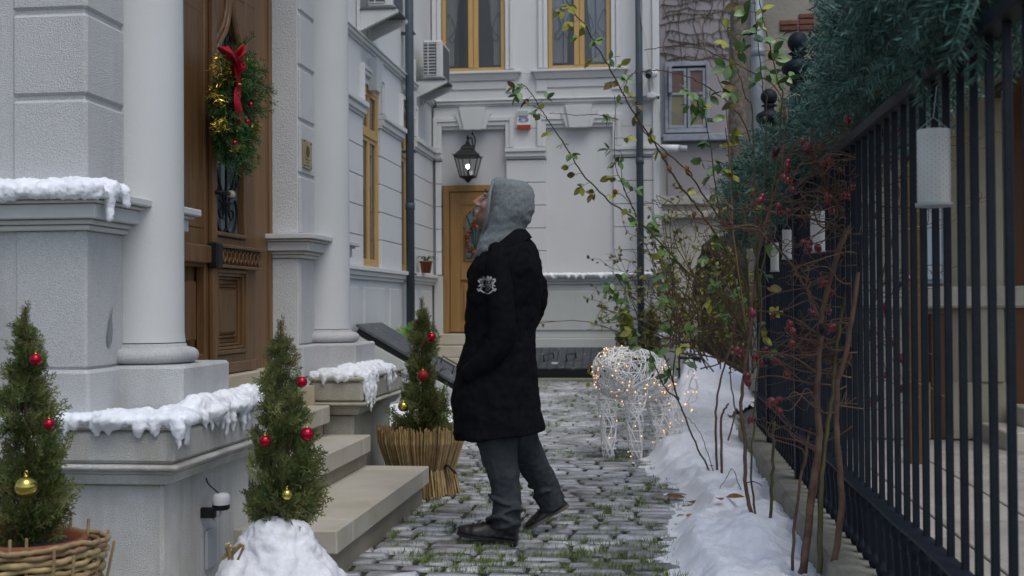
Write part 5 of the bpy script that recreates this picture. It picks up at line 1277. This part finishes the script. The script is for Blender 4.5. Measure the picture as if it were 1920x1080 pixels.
# D: rosehip bush in front
Dh=Bush('rosehip_bush','bare rosehip bush with red hips in front of the iron fence',(.6,5.1,.1),'rose bushes along the fence',seed=9)
S=[Dh.cane([(1506,1075),(1523,919),(1536,828),(1532,754),(1536,663),(1542,583),(1572,473),(1590,420),(1570,385),(1555,358),(1543,328),(1527,295),(1517,278)],5.1,5.75,0.0165,0.0067,'cane_red'),
 Dh.cane([(1560,1075),(1578,950),(1569,828),(1569,742),(1584,663),(1603,553),(1622,440),(1640,337),(1653,300),(1665,283),(1660,260),(1643,248)],5.0,5.35,0.0140,0.0049,'cane_red'),
 Dh.cane([(1486,1070),(1493,950),(1505,883),(1520,800)],5.12,5.5,0.0067,0.0049,'cane_red'),
 Dh.cane([(1536,1075),(1539,938),(1547,830),(1560,740),(1570,640),(1585,560),(1600,470),(1610,400)],5.05,5.7,0.0122,0.0061,'cane_green'),
 Dh.cane([(1500,1075),(1515,990),(1530,900),(1540,820)],5.12,5.5,0.0109,0.0097,'cane_red'),
 Dh.cane([(1584,693),(1615,620),(1646,541),(1670,461),(1680,397),(1683,345),(1677,313),(1672,297)],5.45,5.2,0.0067,0.0037,'cane_red'),
 Dh.cane([(1540,600),(1510,540),(1480,490),(1430,440),(1395,428),(1360,430)],5.7,6.,0.0073,0.0037,'cane_red'),
 Dh.cane([(1590,430),(1540,415),(1490,405),(1440,395),(1400,392),(1358,394)],5.7,6.1,0.0055,0.0027,'cane_red')]
hips=[(1505,264),(1516,273),(1518,280),(1538,274),(1455,283),(1452,290),(1477,304),(1477,313),(1477,322),(1470,332),(1477,338),(1548,308),(1557,302),(1588,310),(1578,320),(1594,330),(1605,326),(1602,341),(1598,352),(1587,366),(1579,367),(1604,368),(1602,384),(1553,370),(1430,370),(1425,376),(1487,355),(1655,238),(1668,236),(1679,241),(1637,245),(1659,254),(1692,241),(1672,299),(1589,223),(1559,396),(1460,385),(1462,396),(1478,397),(1643,405)]
hips+=[(1220+a/3.86,420+b/3.86) for a,b in((980,630),(735,632),(740,655),(890,657),(1165,635),(1290,628),(1010,720),(1000,765),(1030,775),(1240,755),(1310,750),(1020,865),(1050,868),(830,910),(625,910),(640,925),(755,970),(810,995),(840,995),(912,990),(1300,500),(1250,430),(1210,175),(1145,145),(1145,175),(1105,130))]
hips+=[(1560+a/3.725,480+b/3.725) for a,b in((530,155),(470,195),(455,230),(375,355),(265,540),(430,600),(490,715),(380,830),(510,915),(270,1015),(300,1000),(500,930))]
hips+=[(1080+a/4.155,640+b/4.155) for a,b in((1340,320),(1330,275),(1580,455),(1520,470),(1585,545),(1360,610),(1380,610),(1460,620),(1645,255),(1535,490))]
stem_pts=np.vstack([p[3:] for p in S])
for i,(px,py) in enumerate(hips):
    base=at(px,py,Y=5.5);dd=((stem_pts-base)**2).sum(1);near=stem_pts[np.argsort(dd)[int(Dh.r.integers(0,14))]];Y=near[1]+Dh.r.uniform(-.22,.12)*(1 if px<1600 else .4)
    p=at(px,py,Y=Y)
    m=HD if i%9==4 else HM
    s=Dh.r.uniform(.85,1.25);inst('rosehip',m,Dh.t,Matrix.Translation(Vector(p))@Matrix.Rotation(Dh.r.uniform(-.9,.9),4,'Y')@Matrix.Rotation(Dh.r.uniform(-.9,.9),4,'X')@Matrix.Diagonal((s,s,s*1.05,1)))
    Dh.twig(near,p+V(0,0,.010),.0042,.002,'cane_red',.015)
for i in range(100):   # tangle of bare twigs
    k=Dh.r.integers(len(stem_pts));p=stem_pts[k]
    if p[2]<.75 or p[2]>1.95: continue
    L=Dh.r.uniform(.12,.42);a=Dh.r.uniform(0,6.28);q_=p+L*V(math.cos(a),.5*math.sin(a),Dh.r.uniform(-.25,.45));P=Dh.twig(p,q_,.0036,.0013,'cane_red' if i%3 else 'cane_tan',.01)
    for j in range(3):
        b=P[Dh.r.integers(3,len(P))];a2=a+Dh.r.normal(0,.9);Dh.twig(b,b+L*.4*V(math.cos(a2),.4*math.sin(a2),Dh.r.uniform(-.3,.5)),.0022,.001,'cane_red',.005)
for i in range(22):   # knot where the twigs cross
    c=at(1565+Dh.r.normal(0,40),692+Dh.r.normal(0,22),Y=5.5+Dh.r.normal(0,.06));a=Dh.r.uniform(-1.1,1.1)+(math.pi if i%2 else 0);L=Dh.r.uniform(.12,.4);Dh.twig(c,c+L*V(math.cos(a),Dh.r.normal(0,.3),math.sin(a)*.6+.1),.0035,.0012,'cane_red' if i%2 else 'cane_tan',.02)
Dh.done()
# ties of black ribbon round the stems
def tie(label,pts,Y,r=.006):
    solo('black_tie',tube(spl([at(a,b,Y=y) for(a,b),y in zip(pts,np.broadcast_to(Y,(len(pts),)))],5),r,6,flat=.5),'ribbon_black',label,'ribbon',smooth=True)
tie('black ribbon tied round the rosehip stems at knee height',[(1485,815),(1500,797),(1520,800),(1540,803),(1560,802),(1575,800),(1578,806),(1550,808),(1520,806),(1512,815),(1525,825)],[5.5,5.5,5.48,5.47,5.46,5.46,5.5,5.55,5.5,5.5,5.5])
tie('loose black ribbon end hanging below the knee high tie',[(1500,797),(1485,805),(1475,830),(1470,848)],5.5);tie('short black ribbon tail hanging in front of the lower rail',[(1498,800),(1496,825),(1503,842)],5.49)
tie('black ribbon tying a rose cane to the upper fence bars',[(1660,285),(1675,278),(1690,275),(1703,272)],[5.25,5.1,5.0,4.95]);tie('black ribbon hanging from the upper fence bar by the large lantern',[(1706,290),(1700,305),(1693,322),(1688,335)],4.75,.009)
tie('black ribbon round the leafy rose stems low above the snow',[(1400,905),(1412,903),(1425,908),(1428,912)],6.4,.005)
# tangled background shrub
sh=thing('tangled_shrub','tangled olive shrub of fine twigs and small leaves behind the roses','shrub',(.75,11.5,0))
r_=np.random.default_rng(55);g=G();Ml=[];My=[]
for i in range(95):
    px=r_.uniform(1255,1425);p=at(px,r_.uniform(600,700),Y=r_.uniform(10.8,12.8));L=r_.uniform(.5,1.25);a=r_.normal(-.35,.6);d=V(math.sin(a),r_.normal(0,.25),math.cos(a))
    P=spl([p,p+d*L*.4+r_.normal(0,.05,3),p+d*L*.8+r_.normal(0,.09,3),p+d*L+V(r_.normal(0,.15),0,-.05)],4);g+=tube(P,np.linspace(.007,.002,len(P)),4)
    for j in range(5):
        b=P[r_.integers(3,len(P))];e=b+r_.normal(0,.13,3)+V(0,0,.06);g+=tube([b,(b+e)/2+r_.normal(0,.02,3),e],[.003,.0025,.001],4)
        for k in range(4):
            (Ml if r_.random()<.7 else My).append(mat4(b+(e-b)*r_.random(),r_.normal(0,1,3),r_.normal(0,1,3),r_.uniform(.03,.055)))
tag(obj('twigs',g,'twig',sh),kind='stuff')
M('olive_leaf',(.11,.13,.035),.5,(.17,.16,.05),9,str_=.4)
tag(obj('leaves',scatter(LG,Ml),'olive_leaf',sh,True),kind='stuff');tag(obj('pale_leaves',scatter(LG,My),'rose_leaf_y',sh,True),kind='stuff')
# green fern by the side hatch
fn=thing('green_fern','bright green fern growing against the side wing drainpipe','fern',(-3.45,17.0,0));Ms=[[] for _ in SPR]
for i in range(90): 
    a=r_.uniform(0,6.28);Ms[i%6].append(mat4(V(-3.42+r_.normal(0,.07),17.0+r_.normal(0,.1),.45+.4*r_.random()),(math.cos(a)*.7,math.sin(a)*.7,.8),r_.normal(0,1,3),r_.uniform(.14,.26)))
g=G()
for k in range(6): g+=scatter(SPR[k],Ms[k])
M('fern',(.10,.24,.04),.5,(.15,.30,.06),10,str_=.3);obj('fronds',g,'fern',fn);obj('stem',tube([(-3.42,17,-.02),(-3.42,17,.8)],.02,6),'twig',fn)
# grass tufts in the joints
r_=np.random.default_rng(66);Ms=[];bl=G().add([(-.5,0,0),(.5,0,0),(.25,.28,.6),(0,.55,1.)],[(0,1,2,3)])
nt_=0
while nt_<800:
    y=5.2+14*r_.random()**1.9;x=r_.uniform(-1.9,.35)
    if x>snow_edge(y)+.02 or (x<-1.42 and y<8.3): continue
    if noise.noise((x*1.1,y*.7,7.))<-.12: continue
    nt_+=1;row=min(cells,key=lambda c:abs(c[1]-y)+.2*abs(c[0]-x)) if False else None
    L=r_.uniform(.02,.075);nb_=int(16+r_.random()*30);dx=r_.random()<.65
    for j in range(nb_):
        px,py=(r_.normal(0,L),r_.normal(0,.008)) if dx else (r_.normal(0,.008),r_.normal(0,L*.8));a=r_.uniform(0,6.28);h=r_.uniform(.014,.042);c,s=math.cos(a),math.sin(a);w_=.0032
        Ms.append(((c*w_,-s*h*.9,0,x+px),(s*w_,c*h*.9,0,y+py),(0,0,h,-.006),(0,0,0,1)))
solo('grass_tufts',scatter(bl,Ms),'grass','tufts of green grass in the cobble joints','grass',kind='stuff')
# fallen leaves on the snow
fl=mesh('fallen_leaf',LG,'dry_leaf',True)
names=['dry brown leaf lying on the snow nearest the wall stems','curled brown leaf on the snow left of the rose stem','long brown leaf lying in the snow hollow beside the cobbles','broad leaf overlapping the long brown leaf in the snow hollow','small dead leaf at the snow edge by the grass','green brown leaf at the upper snow edge','brown leaf by the foot of the two dark stems','dead leaf on the snow below the deer']
for i,(px,py,sz) in enumerate(((1362,932,.10),(1352,938,.08),(1283,932,.10),(1290,940,.11),(1286,968,.06),(1225,905,.05),(1345,876,.09),(1240,910,.06))):
    p=at(px,py,Z=.06);z=max(.01,snow_h(p[0],p[1]))+.012;p=at(px,py,Z=z)
    o=bpy.data.objects.new('fallen_leaf',fl);COL.objects.link(o);o.matrix_world=mat4(p,(math.cos(i*1.7),math.sin(i*1.7),.12),(.1,-.3,1),sz);tag(o,names[i],'leaf','fallen leaves on the snow')
M('eye_white',(.35,.32,.3),.3)
# ================================================================ PERSON
MY=6.20
pe=thing('person','man in long black coat and grey hood walking left and looking up','person',(at(930,1018,Y=MY)[0],MY,0))
W=lambda px,py,dy=0.:at(px,py,Y=MY+dy)
SC=MY/FPX
def loft(rows,n=28,ex=2.3,cap=True):
    "rows: (px_left,px_right,py_left,py_right,half depth, depth offset)"
    v=[];th=np.arange(n)*2*np.pi/n
    for(xl,xr,yl,yr,hd,dy)in rows:
        a,b=W(xl,yl),W(xr,yr);c=(a+b)/2;u=(b-a)/2
        co,si=np.cos(th),np.sin(th);k=np.sign(co)*abs(co)**(2/ex);s=np.sign(si)*abs(si)**(2/ex)
        v.append(c+k[:,None]*u+s[:,None]*V(0,hd,0)+V(0,dy,0))
    m=len(rows);v=np.concatenate(v);i=np.arange(n);j=(i+1)%n
    q=np.concatenate([np.stack([k*n+i,(k+1)*n+i,(k+1)*n+j,k*n+j],1) for k in range(m-1)])
    if cap:
        v=np.concatenate([v,v[:n].mean(0)[None],v[-n:].mean(0)[None]]);t=np.concatenate([np.stack([np.full(n,m*n),i,j],1),np.stack([np.full(n,m*n+1),(m-1)*n+j,(m-1)*n+i],1)])
        return G().add(v,q,t)
    return G().add(v,q)
# body: head, neck, torso, arms, legs as one continuous figure
hc=W(936,391);tilt=rot('Y',R(24))     # head tipped back, facing -X
def H(x,y,z): return hc+tilt@V(x,y,z)   # local: -X forward, Z up
g=ell(hc,(.098,.076,.118),22,16,tilt)
g+=ell(H(-.022,0,-.055),(.070,.060,.070),18,12,tilt)            # jaw
g+=ell(H(-.078,0,-.098),(.026,.026,.020),12,8,tilt)              # chin
g+=tube([H(-.092,0,.035),H(-.112,0,.005),H(-.126,0,-.022),H(-.108,0,-.034)],[.012,.014,.017,.012],10)  # nose
for s in(-1,1):
    g+=ell(H(-.110,s*.014,-.028),(.011,.010,.009),8,6);g+=ell(H(-.082,s*.034,.040),(.022,.026,.010),10,6,tilt);g+=ell(H(-.066,s*.05,-.018),(.026,.018,.024),10,6,tilt)
    g+=ell(H(.012,s*.078,-.005),(.020,.010,.032),8,6,tilt)
g+=ell(H(-.098,0,-.060),(.016,.026,.0085),10,6,tilt);g+=ell(H(-.095,0,-.074),(.015,.023,.0085),10,6,tilt)
nk=W(945,440);g+=tube([H(.0,0,-.06),nk,W(948,470)],[.06,.058,.075],14)
g+=loft([(905,990,470,462,.15,0),(898,1000,520,520,.17,0),(900,995,620,620,.15,0),(895,1000,700,700,.16,0)],20)
for s,ex,hx in((-1,(945,620),(885,690)),(1,(1000,575),(900,670))):
    g+=tube(spl([W(940,485,s*.14),W(ex[0]-8*s*-1*0-6,ex[1],s*.19),W(hx[0]+12,hx[1],s*.14)],5),np.linspace(.042,.03,11),10)
for s,pts in((-1,[(935,700),(930,830),(940,900),(952,985)]),(1,[(960,700),(980,830),(1004,878),(1030,935)])):
    g+=tube(spl([W(a,b,(-.08 if s==-1 else (.08,.12,.19,.26)[i])) for i,(a,b) in enumerate(pts)],5),np.linspace(.075,.036,16),12)
bo=obj('body',g,'skin',pe,True);mods(bo,.0065,4)
# eyes, brows, stubble
for s in(-1,1):
    obj('eye',ell(H(-.086,s*.034,.018),(.010,.012,.006),12,8,tilt),'eye_white',pe,True)
    obj('eyebrow',tube([H(-.092,s*.014,.052),H(-.099,s*.034,.058),H(-.080,s*.056,.050)],[.004,.005,.003],6),'hair',pe,True)
bg_=ell(H(-.026,0,-.07),(.072,.0625,.060),18,12,tilt);bg_+=ell(H(-.079,0,-.099),(.027,.028,.022),12,8,tilt)
o=obj('beard',bg_,'stubble',pe,True);mods(o,.006,3)
# hood: silhouette loft along the head, plus drape to the collar
hood=[((925,337),(921,352)),]
def hoodrow(pts,hd): pass
hg=G()
# column of horizontal-ish slices from crown to collar: (px_left,px_right,py_left,py_right,half depth)
hg+=loft([(930,968,333,338,.03,0),(923,986,338,342,.075,0),(919,996,348,350,.105,0),(918,1000,360,360,.118,0),(917,1003,378,376,.13,0),(915,1001,396,396,.132,0),(911,995,412,408,.128,0),(908,988,424,420,.12,0),(902,984,440,434,.115,0),(896,980,456,448,.125,0),(893,972,474,460,.125,0),(893,960,488,470,.115,0)],30,2.1)
hg+=ell(W(992,372),(.032,.075,.055),12,8);hg+=ell(W(985,408),(.030,.08,.038),12,8);hg+=ell(W(945,345),(.06,.075,.025),12,8)
ho_=obj('hood',hg,'hoodie',pe,True);mods(ho_,.0065,4,[(.016,.06),(.006,.02)])
rim=[]
for t in np.linspace(0,2*np.pi,40):
    yy=390+ -np.cos(t)*52;xx=np.interp(yy,[338,360,395,420,442],[925,919,915,910,904]);rim.append(W(xx,yy,.122*math.sin(t)))
obj('hood_hem',tube(rim,.0085,8),'hoodie',pe,True)
# coat
CF=[(900,972,482,430,.105,0),(894,988,488,440,.15,0),(889,1002,497,460,.195,0),(884,1012,510,487,.213,0),(881,1017,520,515,.21,0),(879,1016,550,548,.20,0),(876,1010,585,583,.19,0),(874,1004,615,613,.185,0),(871,1003,645,643,.19,0),(862,1004,680,678,.20,0),(853,1007,715,712,.21,0),(849,1011,750,745,.22,0),(850,1015,780,773,.23,0),(853,1019,805,792,.24,0),(856,1021,824,808,.245,0)]
cg=loft(CF,40,2.35)
for s,pts,rr_ in((-1,[(938,462),(936,500),(938,560),(942,620),(925,662),(895,690),(874,704)],[.060,.070,.071,.066,.062,.056,.050]),(1,[(950,465),(985,500),(1004,545),(1003,580),(975,620),(930,660)],[.06,.066,.064,.058,.055,.05])):
    offs=np.interp(np.linspace(0,1,len(pts)),[0,.25,.6,1],[.125,.185,.205,.15])
    sv_=tube(spl([W(a,b,s*o) for(a,b),o in zip(pts,offs)],5),np.interp(np.linspace(0,1,(len(pts)-1)*5+1),np.linspace(0,1,len(rr_)),rr_),16)
    if s==-1: sg_=sv_
    else: cg+=sv_
co=obj('coat',cg,'coat',pe,True);mods(co,.009,4,[(.030,.13),(.016,.05),(.004,.015)])
slv=obj('sleeve',sg_,'coat',co,True);mods(slv,.008,3,[(.012,.07),(.006,.03),(.002,.012)])
# collar and lapels
def band(top,bot,dt,db,th=.012):
    "closed band round the neck from two pixel polylines"
    n=len(top);v=[]
    for(a,b),(c,d),e,f in zip(top,bot,dt,db): v+=[W(a,b,e),W(c,d,f)]
    v=np.array(v);q=[(2*i,2*i+1,2*i+3,2*i+2) for i in range(n-1)];g=G().add(v,q)
    return g
nr=22;tp=[];bt=[];d1=[];d2=[]
for t in np.linspace(-2.75,2.75,nr):      # t=0 nape, +-pi front
    c,s=math.cos(t),math.sin(t)
    tp.append((936+39*c,453-32*c));d1.append(.128*s);bt.append((943+56*c,473-26*c));d2.append(.178*s)
o=obj('collar',band(tp,bt,d1,d2),'coat',pe,True);m=o.modifiers.new('s','SOLIDIFY');m.thickness=.014;m.offset=0;mods(o,None,0,[(.010,.05)],None,2)
lp=[]
for s in(-1,1):
    g=G().add([W(899,470,s*.13),W(893,482,s*.08),W(867,517,s*.02),W(882,532,s*.05),W(890,560,s*.06),W(897,500,s*.16)],[(0,1,2,3),(0,3,4,5)])
    o=obj('lapel',g,'coat',pe,True);m=o.modifiers.new('s','SOLIDIFY');m.thickness=.014;m.offset=0;mods(o,None,0,None,None,2)
# jeans
def legtube(pts,rad,dys,n=18): return tube(spl([W(a,b,d) for(a,b),d in zip(pts,dys)],6),np.interp(np.linspace(0,1,(len(pts)-1)*6+1),np.linspace(0,1,len(rad)),rad),n)
jg=legtube([(925,760),(932,830),(942,880),(950,930),(950,965),(951,990)],[.11,.103,.084,.073,.072,.070],[-.08,-.08,-.08,-.08,-.08,-.08])
for yy,xx,r0,ti,th_ in((941,946,.082,9,.009),(962,951,.083,-6,.008),(976,945,.083,5,.011),(986,951,.079,-3,.007)): jg+=tube([W(xx+33*math.cos(t)*r0/.09,yy+4*math.sin(2*t+yy)+ti*math.cos(t),-.08+r0*math.sin(t)) for t in np.linspace(.4,5.9,20)],th_,6)
jg+=legtube([(955,760),(978,830),(1000,870),(1020,905),(1030,935),(1036,952)],[.11,.092,.080,.072,.069,.067],[.08,.12,.18,.24,.26,.27])
for xx,yy in((1018,902),(1027,922)): jg+=tube([W(xx+27*math.cos(t),yy-9*math.cos(t)+4*math.sin(2*t+xx),.24+.075*math.sin(t)) for t in np.linspace(1.,5.,20)],.009,6)
o=obj('jeans',jg,'jeans',pe,True);mods(o,.0075,4,[(.020,.07),(.008,.025)])
# boots
def boot(heel,toe,dy,lift):
    "boot built in its own frame: x from heel(0) to toe(1)"
    a=W(*heel,dy);b=W(*toe,dy);L=np.linalg.norm(b-a);u=(b-a)/L;up=np.cross(V(0,1,0),u);up=up if up[2]>0 else -up
    def P(x,y,z): return a+u*x+V(0,1,0)*y+up*z
    n=18;th=np.arange(n)*2*np.pi/n;rows=[]
    prof=[(.0,.028,.01,.0),(.012,.036,.10,.0),(.06,.038,.125,.0),(.11,.038,.11,.0),(.15,.040,.082,.0),(.19,.046,.066,.0),(.23,.049,.056,.0),(.265,.043,.046,.0),(.295,.03,.034,.004),(.31,.012,.022,.008)]
    k=L/.31;v=[]
    for(x,hw,ht,zb)in prof:
        for t in th:
            yy=hw*math.cos(t);zz=zb+.012+max(0,ht-.012)*(.5+.5*math.sin(t)) if True else 0
            zz=zb+.014+(ht)*(max(0,math.sin(t))**.8) if math.sin(t)>0 else zb+.014
            v.append(P(x*k,yy*(1 if math.sin(t)<.3 else 1-.35*(math.sin(t)-.3)),zz*k))
    m=len(prof);i=np.arange(n);j=(i+1)%n;q=np.concatenate([np.stack([r*n+i,r*n+j,(r+1)*n+j,(r+1)*n+i],1) for r in range(m-1)])
    v=np.array(v);v=np.concatenate([v,v[:n].mean(0)[None],v[-n:].mean(0)[None]]);t_=np.concatenate([np.stack([np.full(n,m*n),j,i],1),np.stack([np.full(n,m*n+1),(m-1)*n+i,(m-1)*n+j],1)])
    up_=G().add(v,q,t_)
    shaft=tube([P(.045*k,0,.05),P(.05*k,0,.12),P(.055*k,0,.17)],[.046,.047,.048],16)
    so=G();outl=[(x*k,hw+.004) for x,hw,_,_ in prof]
    vs=[]
    for z0,z1 in((-.0,.016),):
        top=[P(x,w_,z1+ (0.004 if x>.28 else 0)) for x,w_ in outl]+[P(x,-w_,z1+(0.004 if x>.28 else 0)) for x,w_ in outl[::-1]];bot=[P(x,w_,z0+(.006 if x>.27*k else 0)+(.010 if .09<x/k<.15 else 0)) for x,w_ in outl]+[P(x,-w_,z0+(.006 if x>.27*k else 0)+(.010 if .09<x/k<.15 else 0)) for x,w_ in outl[::-1]]
        nn=len(top);vs=np.array(top+bot+[np.mean(top,0),np.mean(bot,0)]);qq=[(i,(i+1)%nn,nn+(i+1)%nn,nn+i) for i in range(nn)];tt=[(2*nn,(i+1)%nn,i) for i in range(nn)]+[(2*nn+1,nn+i,nn+(i+1)%nn) for i in range(nn)];so.add(vs,qq,tt)
    so+=tube([P(.005,0,.004),P(.075*k,0,.004)],[.036,.036],10,flat=.2) if False else G()
    return up_,shaft,so,P,k
for nm,h_,t_,dy in(('front',(971,1018),(857,1003),-.06),('rear',(1067,950),(990,995),.27)):
    u_,s_,so_,P,k=boot(h_,t_,dy,0);u_+=s_
    b_=obj('boot',u_,'leather',pe,True);mods(b_,.0055,3,[(.005,.03)])
    obj('sole',so_,'leather' if nm=='front' else 'sole',b_)
    obj('toe_cap_seam',tube([P(.235*k,.05*math.cos(t),.016+.056*k*max(0,math.sin(t))**.8) for t in np.linspace(0,math.pi,14)],.0022,5),'leather',b_)
    lg=G()
    for i in range(4): x0=.19-.03*i;z0=.078+.018*i;lg+=tube([P(x0*k,-.028,z0*k-.004),P((x0-.006)*k,0,z0*k+.008),P(x0*k,.028,z0*k-.004)],.0028,5)
    obj('laces',lg,'leather',b_)
# crest on the sleeve
bpy.context.view_layer.update();dg=bpy.context.evaluated_depsgraph_get();bvh=BVHTree.FromObject(slv,dg);inv=slv.matrix_world.inverted()
ec=W(926,536);eg=G()
def add2(poly,z=0): pass
def disc(cx,cz,rx,rz,n=12):
    th=np.arange(n)*2*np.pi/n;return G().add(np.vstack([np.stack([cx+rx*np.cos(th),0*th,cz+rz*np.sin(th)],1),[[cx,0,cz]]]),None,[(n,i,(i+1)%n) for i in range(n)])
def ribb(pts,w_):
    P=spl([(a,0,b) for a,b in pts],5);T=np.gradient(P,axis=0);N=np.stack([-T[:,2],0*T[:,0],T[:,0]],1);N/=np.linalg.norm(N,axis=1)[:,None];n=len(P);ww=np.interp(np.linspace(0,1,n),[0,.5,1],[w_*.7,w_,w_*.5])[:,None]
    return G().add(np.vstack([P-N*ww,P+N*ww]),[(i,i+1,n+i+1,n+i) for i in range(n-1)])
# crown
for a in(-.016,0,.016): eg+=disc(a,.040-abs(a)*.25,.0078,.0068)
eg+=ribb([(-.02,.028),(0,.031),(.02,.028)],.0035)
# shield outline and bars
eg+=ribb([(-.018,.022),(-.0195,.0),(-.012,-.017),(0,-.025),(.012,-.017),(.0195,.0),(.018,.022)],.0014);eg+=ribb([(-.019,.024),(0,.0235),(.019,.024)],.0014);eg+=ribb([(-.018,.002),(0,.002),(.018,.002)],.0012);eg+=ribb([(-.015,-.008),(-.006,.001)],.0011);eg+=ribb([(.015,-.008),(.006,.001)],.0011)
# scrolls either side, banner below
for s in(-1,1):
    eg+=ribb([(s*.024,.024),(s*.036,.030),(s*.040,.020),(s*.032,.014),(s*.026,.006),(s*.034,-.002),(s*.042,-.006)],.0042);eg+=ribb([(s*.026,-.002),(s*.030,-.016),(s*.036,-.022),(s*.044,-.018)],.0044);eg+=disc(s*.043,-.021,.005,.0055);eg+=disc(s*.037,.027,.0055,.005);eg+=disc(s*.029,.010,.006,.007);eg+=disc(s*.027,-.012,.005,.006)
    eg+=ribb([(s*.042,-.030),(s*.03,-.026),(s*.018,-.034),(s*.006,-.041),(0,-.042)],.0038)
for s_,cx,cz,sz in(('G',-.0085,.0125,.0145),('R',.0085,.0125,.0145),('D',0,-.0085,.0135)):
    eg+=text_geo(s_,sz*1.25,0).arr(lambda v:np.stack([cx+v[:,0],0*v[:,0],cz+v[:,1]],1))
v=eg.verts();out=[]
for p in v:
    o3=V(ec[0]+p[0],MY-1.2,ec[2]+p[2]);hit=bvh.ray_cast(inv@Vector(o3),Vector((0,1,0)))
    y=(hit[0][1]+ORG[co.name][1] if hit[0] is not None else MY-.26);out.append((o3[0],y-.0022,o3[2]))
eg.v=[np.array(out)];obj('crest',eg,'thread',pe)
